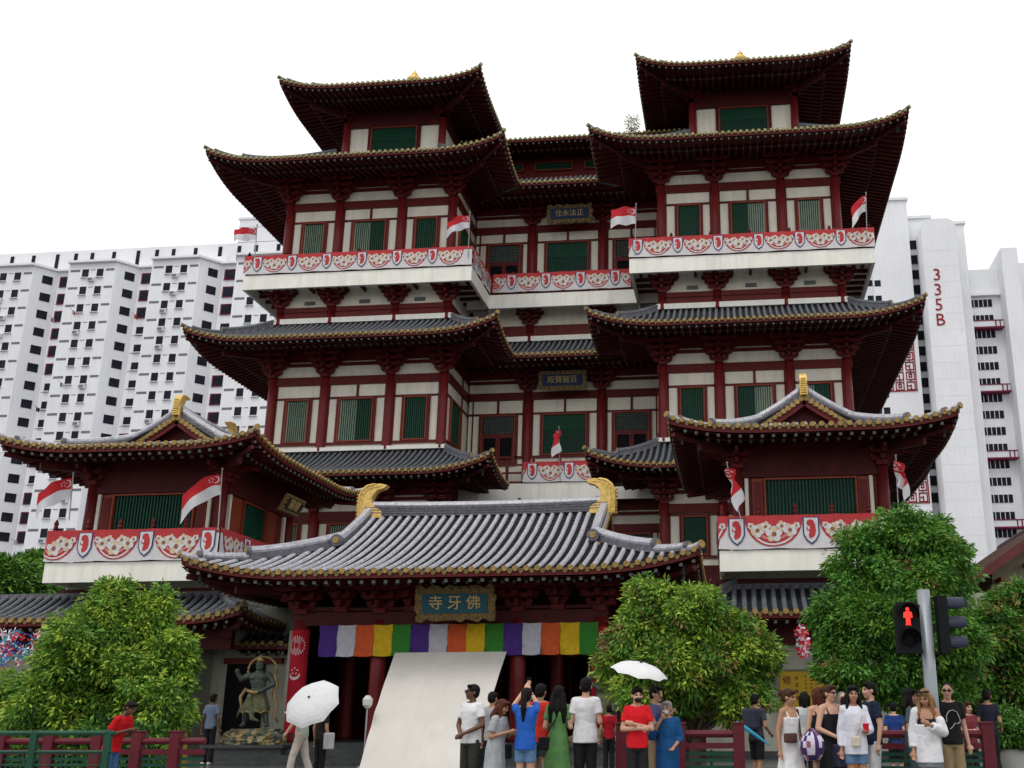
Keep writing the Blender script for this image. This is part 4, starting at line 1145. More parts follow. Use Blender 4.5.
# ------------------------------------------------------------ apartment slabs behind
AW = mat('apartment_paint', (.77,.78,.81), .7, .06, .12, .02, 4, streak=.16)
AW2 = mat('apartment_grey_paint', (.68,.69,.73), .7, .05, .25)  # slightly darker grey paint for sills, joints, units and the back slab
AWIN = mat('apartment_glass', (.012,.012,.022), .5, .6, .6, spec=.1)
AMAR = mat('maroon_window_frame', (.16,.012,.04), .6, .3, 1)
AGR = mat('grey_louvre', (.16,.16,.19), .6, .2, 1)
def apt_left():
    Y = 130.; ZT = 66.2; fl = 2.79; nf = 23
    root = empty('apartment_block', (-80, Y, 0), 'long white apartment slab with stepped bays and small dark windows, behind the left pavilion', 'building')
    mb = MB(); plan = []
    x = -136.9; pitch = 13.05
    bays = []
    while x < -60:
        bays.append(x); x += pitch
    # facade profile: flat bay, slanted side, recess
    for b in bays:
        plan += [(b, Y), (b+7.4, Y), (b+9.6, Y+2.6), (b+12.9, Y+2.6)]
    xe = plan[-1][0]
    poly = plan+[(xe, Y+14), (bays[0], Y+14)]
    poly = [(p, q) for p, q in poly]
    mb.prism(poly, (0,0,0), (1,0,0), (0,1,0), (0,0,ZT))
    # roof ledge following the bays
    led = [(p, q-.55) for p, q in plan]+[(xe, Y+4), (bays[0], Y+4)]
    mb.prism(led, (0,0,ZT-.02), (1,0,0), (0,1,0), (0,0,.35))
    mb.box(bays[0], bays[-1]+6.9, Y+3.0, Y+12, ZT+.3, ZT+3.7)
    W = mb.build('wall', [AW], root)
    lg = MB()
    for b in bays:
        for q in (1.2, 4.7, 8.6, 11.6):
            if b+q < bays[-1]+7.3: lg.box(b+q-.28, b+q+.28, Y+2.93, Y+2.99, ZT+.7, ZT+3.2)
    lg.build('roof_slits', [AWIN], root)
    # thin floor joint lines
    jl = MB()
    for k in range(1, nf):
        z = ZT-1.0-k*fl+1.3
        for b in bays:
            jl.box(b+9.75, b+12.8, Y+2.57, Y+2.598, z-.03, z+.03)
    jl.build('floor_joints', [AGR], root)
    items = []
    for bi, b in enumerate(bays):
        for k in range(nf):
            z = ZT-2.0-k*fl
            if z < 2: continue
            pp = at(0,0,Y)
            items.append((b, z, bi, k))
    protos = {}
    def win(kind):
        m = MB()
        if kind == 'pair':
            m.box(2.2,3.2,-.04,.02,0,1.3,0); m.box(4.5,5.5,-.04,.02,0,1.3,0); m.box(2.1,3.3,-.3,.0,-.12,-.03,1); m.box(4.4,5.6,-.3,.0,-.12,-.03,1)
            m.box(3.5,4.2,-.05,.0,1.15,1.22,2)
        if kind == 'vents': m.box(.3,1.8,-.03,.02,.95,1.3,2); m.box(5.9,7.2,-.03,.02,.95,1.3,2)
        if kind == 'slant':
            A = Vector((7.4,0,0)); d = Vector((2.2,2.6,0)).normalized(); n = Vector((d.y,-d.x,0))
            for (s0, s1, z0, z1, mi, o) in ((1.3,2.7,-.1,1.2,0,.04),):
                p, q = A+d*s0+n*o, A+d*s1+n*o
                m.add([p+Vector((0,0,z0)), q+Vector((0,0,z0)), q+Vector((0,0,z1)), p+Vector((0,0,z1))], [(0,1,2,3)], mi)
        if kind == 'recess': m.box(10.3,11.6,2.5,2.62,0,1.15,0); m.box(10.2,11.7,2.3,2.59,-.15,-.03,1)
        if kind == 'maroon': m.box(10.0,11.9,2.42,2.62,-.25,1.45,3); m.box(10.2,11.7,2.38,2.42,-.1,1.3,0)
        return m.build('window', [AWIN, AW2, AGR, AMAR], root)
    vis = []; 
    for (b, z, bi, k) in items:
        for kind in ('pair','vents','slant','recess'):
            kk = kind
            if kind == 'recess' and ((bi*7+k//3) % 3 == 0 or (k < 3)): kk = 'maroon'
            vis.append((kk, b, z))
    rr = random.Random(5)
    # nearest to the eye and in frame: individual windows; the rest in one mass
    def infr(b, z): return -117 < b < -76 and z > 18
    ind = [v for v in vis if infr(v[1], v[2]) and v[0] in ('slant','recess','maroon','pair')]
    ind = ind[:96]
    rest = [v for v in vis if v not in ind]
    for kk, b, z in ind:
        if kk not in protos: protos[kk] = win(kk); o = protos[kk]
        else: o = protos[kk].copy(); C.objects.link(o)
        o.location = (b, Y, z-.3)
        o.matrix_parent_inverse = Matrix.Translation((80, -Y, 0))
    big = MB()
    for kk, b, z in rest:
        me = (protos.get(kk) or protos.setdefault(kk, win(kk))).data
        o0 = len(big.v)
        big.v += [(v.co.x+b, v.co.y+Y, v.co.z+z-.3) for v in me.vertices]
        for p in me.polygons: big.f.append(tuple(o0+q for q in p.vertices)); big.m.append(p.material_index)
    for kk in list(protos):
        if not any(v[0] == kk for v in ind):
            bpy.data.objects.remove(protos[kk])
    o = big.build('windows_farther', [AWIN, AW2, AGR, AMAR], root); o['kind'] = 'stuff'
    ra_ = random.Random(9); ac = None
    for b, z, bi, k in items:
        if not infr(b, z) or ra_.random() > .42: continue
        if ac is None:
            m = MB(); m.box(0,.9,-.45,-.04,-.75,-.2,0); m.box(.1,.8,-.47,-.45,-.68,-.27,1); ac = m.build('air_conditioner', [AW2, AGR], root); o = ac
        else: o = ac.copy(); C.objects.link(o)
        o.location = (b+ra_.choice((2.3, 4.6, 3.4)), Y, z-.3); o.matrix_parent_inverse = Matrix.Translation((80, -Y, 0))
    for q in range(14):
        b = ra_.choice([b for b in bays if -117 < b < -76]); z = ZT-2.3-ra_.randrange(1, 15)*fl
        m = MB(); x = b+ra_.choice((2.2,4.5,10.3)); yy = Y if x < b+8 else Y+2.5
        m.tube([(x,yy,z),(x,yy-1.6,z+.1)], .03, 4)
        for j in range(2): m.box(x-.02+.0, x+.02, yy-.5-j*.38, yy-.2-j*.38, z-.55, z+.05, 1+ra_.randrange(3))
        m.build('laundry_pole', [AGR, cloth((.45,.03,.04)), cloth((.5,.5,.55)), cloth((.05,.09,.22))], root)
    return xe
apt_left()
def apt_tail():
    Y = 133.
    root = empty('balcony_tower', (-66, Y, 0), 'white block with a column of recessed red-lined balconies, left of the temple', 'building')
    xa, xb = at(228, 260, Y).x, at(246, 260, Y).x
    mb = MB(); zt = at(240, 250, Y).z
    mb.box(xa-4, at(300,260,Y).x, Y+1.5, Y+14, 0, zt+.0); mb.box(xb, at(300,260,Y).x, Y, Y+1.5, 0, zt-1)
    mb.box(xa-3.2, xa, Y-.2, Y+1.5, 0, zt-1)
    mb.build('wall', [AW], root)
    for k in range(17):
        z = zt-3.6-k*2.79
        if k >= 14: break
        b = MB(); b.box(xa+.1, xb-.1, Y+1.40, Y+1.48, z, z+2.2, 0); b.box(xa+.1, xb-.1, Y-.2, Y-.0, z-.5, z+.25, 1)
        b.box(xa-.3, xb+.3, Y-.35, Y+.1, z-.7, z-.5, 1); b.box(xa+1., xb-1.2, Y-.26, Y-.21, z-.35, z+.2, 2 if k%2 else 3)
        b.build('balcony', [AWIN, AW2, cloth((.35,.02,.04)), AGR], root)
    x2 = at(262,330,Y).x
    for k in range(16):
        z = zt-4-k*2.79-4
        b = MB(); b.box(x2-1.4, x2+2.4, Y-.06, Y+.02, z, z+1.3, 0); b.box(x2-1.8, x2+2.6, Y-.4, Y, z-.3, z-.1, 1); b.build('window', [AWIN, AW2], root)
apt_tail()
def apt_back():
    Y = 150.
    root = empty('slab_block', (-60, Y, 0), 'pale grey high slab rising behind the left end of the top-floor balcony', 'building')
    a, b = at(240,220,Y), at(300,217,Y)
    mb = MB(); mb.box(a.x, b.x+6, Y, Y+10, 0, a.z); mb.box(a.x-.2, b.x+6.2, Y-.2, Y+10.2, a.z, a.z+.4)
    for k in range(24): mb.box(a.x+.02, b.x+6, Y-.03, Y, a.z-2.8*k-1.5, a.z-2.8*k-1.44, 1)
    mb.build('wall', [AW2, AGR], root)
apt_back()
def apt_right():
    Y = 160.
    root = empty('numbered_apartment_block', (40, Y, 0), 'white apartment tower numbered 335B down its rounded front slab, right of the temple', 'building')
    X = lambda px, py: at(px, py, Y).x
    Zt = lambda px, py: at(px, py, Y).z
    mb = MB()
    mb.box(X(868,205), X(906,201), Y, Y+16, 0, Zt(890,201)); mb.box(X(868,205)-.3, X(906,201)+.3, Y-.3, Y+16.3, Zt(890,201), Zt(890,201)+.5)
    mb.box(X(906,201)+.01, X(934,211), Y+4, Y+18, 0, Zt(920,208)); mb.box(X(906,201)+.31, X(934,211)+.3, Y+3.7, Y+18.3, Zt(920,208), Zt(920,208)+.5)
    mb.box(X(934,211)+.02, X(965,224), Y+1, Y+20, 0, Zt(950,222)); mb.box(X(934,211)+.32, X(965,224)+.3, Y+.7, Y+20.3, Zt(950,222), Zt(950,222)+.5)
    W = mb.build('wall', [AW], root)
    # rounded front slab
    a, b, zt = X(917,236), X(951,236), Zt(934,228)
    poly = [(a,0),(b,0)]+[(b-1.6+1.6*math.cos(q*PI/12), zt-1.6+1.6*math.sin(q*PI/12)) for q in range(0,7)]+[(a+1.6-1.6*math.sin(q*PI/12), zt-1.6+1.6*math.cos(q*PI/12)) for q in range(0,7)]
    mb = MB(); mb.prism(poly, (0,Y-3.5,0), (1,0,0), (0,0,1), (0,4.6,0))
    PN = mb.build('number_slab', [AW], root)
    mb = MB()
    for k in range(1, 30):
        z = zt-3-k*2.8
        if z > 2: mb.box(a+.02, b-.02, Y-3.515, Y-3.5, z-.03, z+.03)
    mb.build('panel_joints', [AW2], PN)
    RD = mat('maroon_number', (.27,.02,.03), .6)
    for ch, (px, py) in zip('335B', ((937,275),(938,290),(939,305),(940.5,320))):
        p = at(px, py, Y-3.6)
        text_mesh(ch, 3.0, .04, 'number', RD, PN, Matrix.Translation((p.x, Y-3.57, p.z))@FRONT@Matrix.Diagonal((.95,1,1,1)))
    # small windows in the slot
    for k in range(17):
        p = at(913, 245+k*0, Y+4); z = p.z-k*2.8
        m = MB(); m.box(p.x-.9, p.x+1.3, Y+3.86, Y+4.02, z-.8, z+.8); m.build('window', [AWIN], root)
    for k in range(12):
        for px in (872, 880):
            p = at(px, 283, Y); z = p.z-k*2.8; q = at(px, 283, Y)
            m = MB(); m.box(q.x-.9, q.x+.1, Y-.06, Y+.02, z-.6, z+.5); m.build('window', [AWIN], root)
    # maroon lattice ornaments
    lm = MB()
    def lat(x0, x1, z0, z1):
        t = .17; yy = Y-.12
        def r(a, b, c, d): lm.box(x0+(x1-x0)*a-t*.5, x0+(x1-x0)*c+t*.5, yy, Y-.01, z0+(z1-z0)*b-t*.5, z0+(z1-z0)*d+t*.5)
        def fr(a, b, c, d):
            r(a,b,c,b); r(a,d,c,d); r(a,b,a,d); r(c,b,c,d)
        fr(0,0,1,1)
        n = 3
        for i in range(n):
            for j in range(max(1, round(n*(z1-z0)/(x1-x0)))):
                m_ = max(1, round(n*(z1-z0)/(x1-x0)))
                u0, u1, v0, v1 = i/n+.05, (i+1)/n-.05, (j+.12)/m_, (j+.88)/m_
                fr(u0, v0, u1, v1)
                if (i+j) % 2: fr(u0+.08, v0+.25/m_, u1-.08, v1-.2/m_); r((u0+u1)/2, v1-.2/m_, (u0+u1)/2, v1)
                else: r((u0+u1)/2, v0, (u0+u1)/2, v0+.45/m_); r(u0, (v0+v1)/2, (u0+u1)/2, (v0+v1)/2)
                if j: r((u0+u1)/2, v0-.24/m_, (u0+u1)/2, v0)
    lat(X(884,392), X(921,392)-.6, Zt(905,391), Zt(905,332)); lat(X(896,500), X(935,500)-.9, Zt(915,503), Zt(915,470))
    lm.build('lattice_ornament', [RD], root)
    # balcony bay to the right
    root2 = empty('balcony_apartment_block', (48, Y, 0), 'white apartment block with rows of ribbon windows at the right edge', 'building')
    xa, xb = X(966,262), X(1001,262); z0 = Zt(985,262)
    mb = MB(); mb.box(xa, xb, Y+3, Y+18, 0, z0); mb.box(xb, X(1016,249), Y-.5, Y+18, 0, Zt(1007,249)); mb.box(X(1016,249), X(1016,249)+30, Y+2, Y+18, 0, Zt(1020,258))
    mb.box(xa, xb+.0, Y+2.2, Y+3, Zt(985,290), Zt(985,290)+.5)
    mb.build('wall', [AW], root2)
    for k in range(20):
        z = Zt(980,297)-k*2.8-0
        if z < 3: break
        m = MB(); m.box(xa+.6, xb-1.4, Y+2.9, Y+3.02, z-.6, z+.7, 0)
        for q in range(1, 5): u = xa+.6+(xb-xa-2)*q/5; m.box(u-.05, u+.05, Y+2.86, Y+2.9, z-.6, z+.7, 1)
        if k % 4 == 1:
            m.box(xa+.1, xb-.4, Y+1.5, Y+1.6, z-1.9, z-.9, 2); m.box(xa, xb-.2, Y+1.4, Y+3, z-2.15, z-1.9, 3); m.box(xa, xb-.2, Y+1.4, Y+1.62, z-.9, z-.75, 3)
            m.box(xb-1.6, xb-1.4, Y+1.44, Y+1.5, z-1.9, z-.9, 3); m.box(xb-.9, xb-.7, Y+1.44, Y+1.5, z-1.9, z-.9, 3)
        m.build('window', [AWIN, AW2, AW2, AMAR], root2)
    for k in range(6):
        q = X(1016,249)+3; z = Zt(1020,295)-k*2.8*3
        m = MB(); m.box(q, q+2, Y+1.9, Y+2.02, z-.8, z+.8); m.build('window', [AMAR], root2)
apt_right()

# ------------------------------------------------------------ shop roof at the far right
def shop():
    root = empty('shophouse', (13, 37, 0), 'old ochre shophouse with a brown tiled gable roof at the right edge behind the trees', 'building')
    OP = mat('ochre_plaster', (.24,.20,.15), .8, .2, 1, streak=.3); BT = mat('brown_roof_tile', (.085,.045,.038), .7, .3, 4)
    mb = MB(); mb.prism([(9.1,.2),(17.3,.2),(17.3,6.2),(13.2,8.7),(9.1,6.2)], (0,37,0), (1,0,0), (0,0,1), (0,14,0)); W = mb.build('wall', [OP], root)
    mb = MB()
    for sx in (-1, 1):
        e0, r0 = (13.2+sx*5.0, 5.72), (13.2, 9.0)
        mb.prism([e0, r0, (r0[0], r0[1]+.14), (e0[0], e0[1]+.14)], (0,35.9,0), (1,0,0), (0,0,1), (0,15.5,0))
        for i in range(52):
            y = 36.0+i*.3
            mb.tube([(e0[0], y, e0[1]+.16), (r0[0], y, r0[1]+.16)], .08, 5, half=True, mi=0)
        mb.bar((e0[0], 35.86, e0[1]+.02), (r0[0], 35.86, r0[1]+.02), .08, .3, 1)
    mb.tube([(13.2,35.8,9.2),(13.2,51.5,9.2)], .16, 8)
    mb.build('roof', [BT, mat('maroon_bargeboard', (.12,.03,.03), .6, .2, 4)], root)
    for x in (10.0, 11.6, 13.6):
        m = MB(); m.box(x, x+.8, 36.93, 37.02, 4.2, 5.6, 0); m.box(x-.06, x+.86, 36.9, 36.96, 4.1, 4.2, 1); m.box(x+.37, x+.43, 36.91, 36.95, 4.2, 5.6, 1); m.build('window', [DARK, TRIM], root)
    for i in range(5): m = MB(); m.box(9.2+i*1.0, 9.3+i*1.0, 36.2, 37.0, 5.75+.6*i*.9 if i < 4 else 7.9, 5.9+.6*i*.9 if i < 4 else 8.05); m.build('bracket', [TRIM], root)
shop()

# ------------------------------------------------------------ fences, traffic light, planters
FR = mat('maroon_fence_paint', (.115,.014,.024), .45, .2, 5, .1, 30, streak=.2)
FG = mat('green_fence_paint', (.012,.065,.038), .45, .2, 5)
def fence(a, b, Y, ztop, label, posts, panels=True, slat_top=None):
    root = empty('railing', ((a+b)/2, Y, .12), label, 'railing', 'maroon railings with green slats along the sidewalk')
    zr = ztop-.04
    mb = MB(); mb.tube([(a,Y,zr-.03),(b,Y,zr-.03)], .055, 8); mb.build('top_rail', [FR], root)
    mb = MB(); mb.box(a, b, Y-.045, Y+.045, zr-.24, zr-.16); mb.build('middle_rail', [FR], root)
    for x in posts:
        m = MB(); m.box(x-.085, x+.085, Y-.085, Y+.085, .12, ztop+.07); m.box(x-.095, x+.095, Y-.095, Y+.095, ztop+.07, ztop+.1); m.build('post', [FR], root, bevel=.008)
    if panels:
        m = MB(); z = zr-.29
        while z > .25: m.box(a, b, Y-.02, Y+.02, z-.045, z); z -= .095
        k = round((b-a)/.5)
        for i in range(1, k): x = a+(b-a)*i/k; m.box(x-.02, x+.02, Y+.021, Y+.05, .2, zr-.26)
        m.build('green_slats', [FG], root)
    return root
YF = 15.9
def fx(px): return at(px, 745, YF).x
zt = at(690, 729, YF).z
fence(fx(622), fx(741), YF, zt, 'maroon railing with green slats below the round tree in the middle', [fx(622), fx(680), fx(739)])
fence(fx(868), fx(989), YF, at(920,729,YF).z, 'maroon railing with green slats behind the traffic light pole', [fx(868), fx(929), fx(988)])
fence(fx(-60), fx(176), YF+.9, at(60,737,YF+.9).z, 'long maroon railing with green lattice at the left corner', [at(p,745,YF+.9).x for p in (-50,2,50,98,138,176)])
def green_rail():
    Y = 14.9; root = empty('green_barrier', (at(30,740,Y).x, Y, .12), 'green pedestrian barrier in front of the maroon railing at the left edge', 'barrier')
    a, b = at(-70,740,Y).x, at(113,740,Y).x; z = at(60,731,Y).z
    mb = MB(); mb.tube([(a,Y,z-.03),(b,Y,z-.03)], .035, 8); mb.build('top_rail', [FG], root)
    mb = MB(); mb.tube([(a,Y,z-.30),(b,Y,z-.30)], .025, 8); mb.tube([(a,Y,.3),(b,Y,.3)], .025, 8); mb.build('lower_rail', [FG], root)
    for px in (-60, 34, 108):
        m = MB(); x = at(px,740,Y).x; m.box(x-.05, x+.05, Y-.03, Y+.03, .12, z); m.build('post', [FG], root)
    m = MB(); k = 34
    for i in range(k):
        x = a+(b-a)*i/k; m.tube([(x,Y,.3),(x,Y,z-.3)], .008, 4)
    for zz in (.45,.6,.72): m.tube([(a,Y,zz),(b,Y,zz)], .008, 4)
    m.build('mesh_bars', [FG], root)
green_rail()
def traffic():
    Y = 14.75
    p = at(937, 768, Y); t = at(923, 590, Y)
    root = empty('traffic_light', (t.x, Y, .12), 'grey pole with a red pedestrian signal and a side-on vehicle signal', 'traffic light')
    GP = mat('galvanised_pole', (.30,.33,.36), .4, .12, 3, metal=.3, streak=.15); BK = mat('black_housing', (.008,.009,.010), .55, .2, 8, spec=.12)
    x = t.x
    mb = MB(); mb.tube([(x,Y,.12),(x,Y,t.z)], .09, 16); mb.build('pole', [GP], root, smooth=True)
    mb = MB(); mb.lathe([(.16,.12),(.16,.16),(.1,.18)], (x,Y,0), 14); mb.build('base_flange', [GP], root)
    c = at(907.5, 628, Y-.12)
    w, h = .165, .355
    mb = MB()
    pr = [(c.x+a*w*1.0, c.z+b*h) for a, b in ((-1,-.95),(-.9,-1),(.9,-1),(1,-.95),(1,.85),(.8,.97),(.3,1.0),(-.3,1.0),(-.8,.97),(-1,.85))]
    mb.prism(pr, (0,Y-.22,0), (1,0,0), (0,0,1), (0,.2,0))
    H = mb.build('pedestrian_signal', [BK], root, bevel=.006)
    mb = MB()
    for zz in (.17, -.17):    # hoods
        pts = [(c.x+.14*math.cos(a), c.z+zz+.15*math.sin(a)) for a in [PI*q/12-.3 for q in range(0, 14)]]
        for i in range(13):
            (a0, b0), (a1, b1) = pts[i], pts[i+1]
            mb.add([(a0,Y-.22,b0),(a1,Y-.22,b1),(a1,Y-.38,b1-.0),(a0,Y-.38,b0)], [(0,1,2,3),(3,2,1,0)])
    mb.build('hood', [BK], H)
    LR = bpy.data.materials.new('lit_red_man'); LR.use_nodes = True
    q = LR.node_tree.nodes['Principled BSDF']; q.inputs['Base Color'].default_value = (.5,.01,.01,1); q.inputs['Emission Color'].default_value = (1,.03,.02,1); q.inputs['Emission Strength'].default_value = 1.6
    man = [(-.18,.62),(-.55,.5),(-.62,-.0),(-.62,-.15),(-.4,-.15),(-.36,.1),(-.3,-.2),(-.33,-.95),(-.4,-1.05),(-.05,-1.05),(0,-.3),(.05,-1.05),(.4,-1.05),(.33,-.95),(.3,-.2),(.36,.1),(.4,-.15),(.62,-.15),(.62,0),(.55,.5),(.18,.62)]
    mb = MB(); s = .115; o = (c.x, Y-.225, c.z+.15)
    mb.prism([(a*s*.85, b*s) for a, b in man], o, (1,0,0), (0,0,1), (0,-.004,0)); mb.prism([(.22*s*math.cos(a), .88*s+.24*s*math.sin(a)) for a in [j*PI/5 for j in range(10)]], o, (1,0,0), (0,0,1), (0,-.004,0))
    mb.build('red_man', [LR], H)
    mb = MB(); mb.lathe([(.105,0),(.10,-.012),(.05,-.03),(.01,-.035)][::-1], (c.x, Y-.22, c.z-.17), 18, axis='Y'); mb.build('dark_lens', [DARK], H)
    # vehicle head seen from the side, facing right
    d = at(941, 625, Y)
    mb = MB(); mb.box(d.x-.05, d.x+.09, Y-.13, Y+.13, d.z-.40, d.z+.40); V = mb.build('vehicle_signal', [BK], root, bevel=.008)
    for k in (-1, 0, 1):
        mb = MB(); zc = d.z+k*.27+.01; vs = []
        for i in range(13):
            a = -PI*.15+PI*1.3*i/12
            for xx, rr in ((d.x+.09,.11),(d.x+.33,.105)):
                vs.append((xx, Y+rr*math.cos(a), zc+rr*math.sin(a)))
        mb.add(vs, [(2*i,2*i+1,2*i+3,2*i+2) for i in range(12)]); mb.add([(v[0],(v[1]-Y)*.93+Y,(v[2]-zc)*.93+zc) for v in vs], [(2*i,2*i+2,2*i+3,2*i+1) for i in range(12)])
        mb.build('visor', [mat('blue_black_visor', (.03,.035,.06), .4, .1, 4)], V)
    mb = MB(); mb.box(x, d.x, Y-.02, Y+.02, d.z+.36, d.z+.39); mb.box(x, d.x, Y-.02, Y+.02, d.z-.39, d.z-.36); mb.box(c.x, x, Y-.05, Y-.0, c.z+.3, c.z+.33); mb.box(c.x, x, Y-.05, Y-.0, c.z-.33, c.z-.3)
    mb.build('bracket_arm', [BK], root)
traffic()
def planter(px, pyt, Y, r, h, label):
    c = at(px, pyt, Y); z0 = .22
    root = empty('potted_plant', (c.x, Y, z0), label, 'potted plant')
    mb = MB(); mb.lathe([(r*.62,z0),(r*.8,z0+h*.3),(r*.95,z0+h*.75),(r,z0+h),(r*.9,z0+h),(r*.85,z0+h*.9),(.02,z0+h*.88)], (c.x,Y,0), 22); mb.build('pot', [mat('white_ceramic', (.55,.54,.5), .4, .06, 4)], root, smooth=True)
    return root, c
# yellow notice board
p0, p1 = at(779,671,28.2), at(822,712,28.2)
e = empty('notice_board', ((p0.x+p1.x)/2, 28.2, .9), 'large yellow notice board with Chinese writing on the grey wall at right', 'notice board')
mb = MB(); mb.box(p0.x, p1.x+.3, 28.2, 28.26, .9, p0.z); mb.build('board', [mat('mustard_board', (.42,.27,.02), .6, .12, 3)], e)
mb = MB()
for (a0, a1, b0, b1) in ((p0.x-.04,p0.x,.86,p0.z+.04),(p1.x+.3,p1.x+.34,.86,p0.z+.04),(p0.x-.04,p1.x+.34,p0.z,p0.z+.04),(p0.x-.04,p1.x+.34,.86,.9)): mb.box(a0, a1, 28.17, 28.26, b0, b1)
mb.build('frame', [LATT], e)
text_mesh('修', .24, .004, 'lettering', REDP, e, Matrix.Translation((p0.x+.2, 28.19, p0.z-.26))@FRONT)
for k, ch in enumerate('中文告示'): text_mesh(ch, .11, .004, 'lettering', REDP, e, Matrix.Translation((p0.x+.46, 28.19, p0.z-.2-k*.17))@FRONT)
for r_ in range(6):
    for c_ in range(3): text_mesh('佛法僧寶慈悲'[(r_+c_) % 6], .05, .003, 'lettering', REDP, e, Matrix.Translation((p0.x+.7+c_*.14, 28.19, p0.z-.15-r_*.1))@FRONT)
# ------------------------------------------------------------ trees
BARK = mat('bark', (.09,.07,.05), .85, .35, 4, .6, 20)
def leafmat(name, c, t=.18): return mat(name, c, .5, .22, 3.5, spec=.3, trans=t)
LV = dict(
    dark=leafmat('leaf_dark_green', (.035,.10,.018)), mid=leafmat('leaf_mid_green', (.105,.24,.03)), lite=leafmat('leaf_yellow_green', (.36,.50,.06)),
    fresh=leafmat('leaf_fresh_green', (.17,.33,.04)), bronze=leafmat('leaf_bronze', (.30,.20,.07)), deep=leafmat('leaf_deep_green', (.03,.11,.02)), emer=leafmat('leaf_emerald', (.11,.29,.045)))
def make_leaves(name, lobes, nclump, mats, wts, leaf=.10, per=26, seed=1, parent=None, droop=.5, clump=.17, shell=.55, sub=9):
    """leaves in drooping whorls; lobes = [(cx,cy,cz,rx,ry,rz)]"""
    g = np.random.default_rng(seed)
    if sub:
        big = list(lobes); small = []
        for l in big:
            small.append((l[0],l[1],l[2],l[3]*.80,l[4]*.80,l[5]*.80))
            for q in range(sub):
                d_ = g.normal(size=3); d_ /= np.linalg.norm(d_)
                if d_[1] > .5: d_[1] *= -1
                r_ = g.uniform(.24,.42)
                small.append((l[0]+d_[0]*l[3]*.70, l[1]+d_[1]*l[4]*.70, l[2]+d_[2]*l[5]*.70, l[3]*r_, l[4]*r_, l[5]*r_*.85))
        lobes = small
    vol = np.array([l[3]*l[4]*l[5] for l in lobes])**(2/3); vol /= vol.sum()
    li = g.choice(len(lobes), nclump, p=vol); Lb = np.array(lobes)[li]
    d = g.normal(size=(nclump,3)); d /= np.linalg.norm(d, axis=1)[:,None]
    # uneven surface: radius modulated by low-frequency noise
    ph = g.uniform(0, 6.28, (4,3)); fr = g.uniform(1.5, 4.5, (4,3)); m_ = sum(np.sin((d*fr[k]).sum(1)*1.7+ph[k,0]+li*1.3) for k in range(4))*.06
    r = (1-(1-shell)*g.random(nclump)**1.6)*(1+m_)
    far_ = g.random(nclump) < .05; r = np.where(far_, r*1.22, r)
    c = Lb[:,:3]+d*Lb[:,3:]*r[:,None]
    # size of a clump and its outward axis
    n = nclump*per
    cc = np.repeat(c, per, 0); dd = np.repeat(d, per, 0)
    off = g.normal(size=(n,3)); off /= np.linalg.norm(off, axis=1)[:,None]
    off[:,2] = off[:,2]*.7
    R_ = clump*(.35+.75*g.random(n))
    p = cc+off*R_[:,None]
    ax = off*.8+dd*.35+g.normal(size=(n,3))*.25; ax[:,2] -= droop*(.6+.8*g.random(n)); ax /= np.linalg.norm(ax, axis=1)[:,None]
    sd = np.cross(ax, g.normal(size=(n,3))+np.array([0,0,1.2])); sd /= np.linalg.norm(sd, axis=1)[:,None]
    nn = np.cross(ax, sd)
    L_ = leaf*(.7+.6*g.random(n)); W_ = L_*.36
    a = p; b = p+ax*(L_*.45)[:,None]+sd*(W_*.5)[:,None]+nn*(L_*.05)[:,None]; e = p+ax*L_[:,None]-nn*(L_*.10)[:,None]; f = p+ax*(L_*.45)[:,None]-sd*(W_*.5)[:,None]+nn*(L_*.05)[:,None]
    V = np.stack([a,b,e,f],1).reshape(-1,3)
    me = bpy.data.meshes.new(name)
    me.vertices.add(len(V)); me.vertices.foreach_set('co', V.ravel())
    me.loops.add(n*4); me.loops.foreach_set('vertex_index', np.arange(n*4))
    me.polygons.add(n); me.polygons.foreach_set('loop_start', np.arange(n)*4); me.polygons.foreach_set('loop_total', np.full(n,4))
    for m in mats: me.materials.append(m)
    w = np.array(wts, float); w /= w.sum()
    cm = g.choice(len(mats), nclump, p=w)
    # young growth sits at the tips
    tip = (r > .93)&(d[:,2] > -.35)&(g.random(nclump) < .38); cm[tip] = 0
    mi = np.repeat(cm, per); sw = g.random(n) < .08; mi[sw] = g.choice(len(mats), sw.sum(), p=w)
    me.polygons.foreach_set('material_index', mi.astype(np.int32)); me.update(calc_edges=True); me.validate()
    o = bpy.data.objects.new(name, me); C.objects.link(o)
    if parent: setp(o, parent)
    return o
def tree(name, base, lobes, label, nclump, mats, wts, th=.1, seed=1, cat='tree', group=None, **k):
    e = empty(name, base, label, cat, group)
    b = Vector(base); rr = random.Random(seed)
    top = Vector((lobes[0][0], lobes[0][1], lobes[0][2]))
    mb = MB(); pts = [b+Vector((0,0,-.05)), b+(top-b)*.35+Vector((.06,0,0)), b+(top-b)*.7, top+Vector((0,0,lobes[0][5]*.4))]
    mb.tube(pts, [th*1.35, th, th*.75, th*.3], 10); mb.build('trunk', [BARK], e, smooth=True)
    mb = MB()
    for l in lobes:
        for q in range(5):
            t = rr.uniform(.3,.8); s = b+(top-b)*t
            d = Vector((rr.gauss(0,1), rr.gauss(0,1), rr.uniform(-.2,.9))).normalized()
            ed = Vector(l[:3])+Vector((d.x*l[3], d.y*l[4], d.z*l[5]))*.8
            m = (s+ed)/2+Vector((0,0,-.12))
            mb.tube([s, m, ed], [th*.45, th*.25, th*.08], 6)
    mb.build('branches', [BARK], e, smooth=True)
    make_leaves('crown', lobes, nclump, mats, wts, seed=seed, parent=e, **k)
    return e
def lobe(px, py, Y, rpx, rpy, dr=None):
    c = at(px, py, Y); s = (at(px+10, py, Y)-c).x/10; return (c.x, c.y, c.z, rpx*s, dr or (rpx*s*.9), rpy*s)
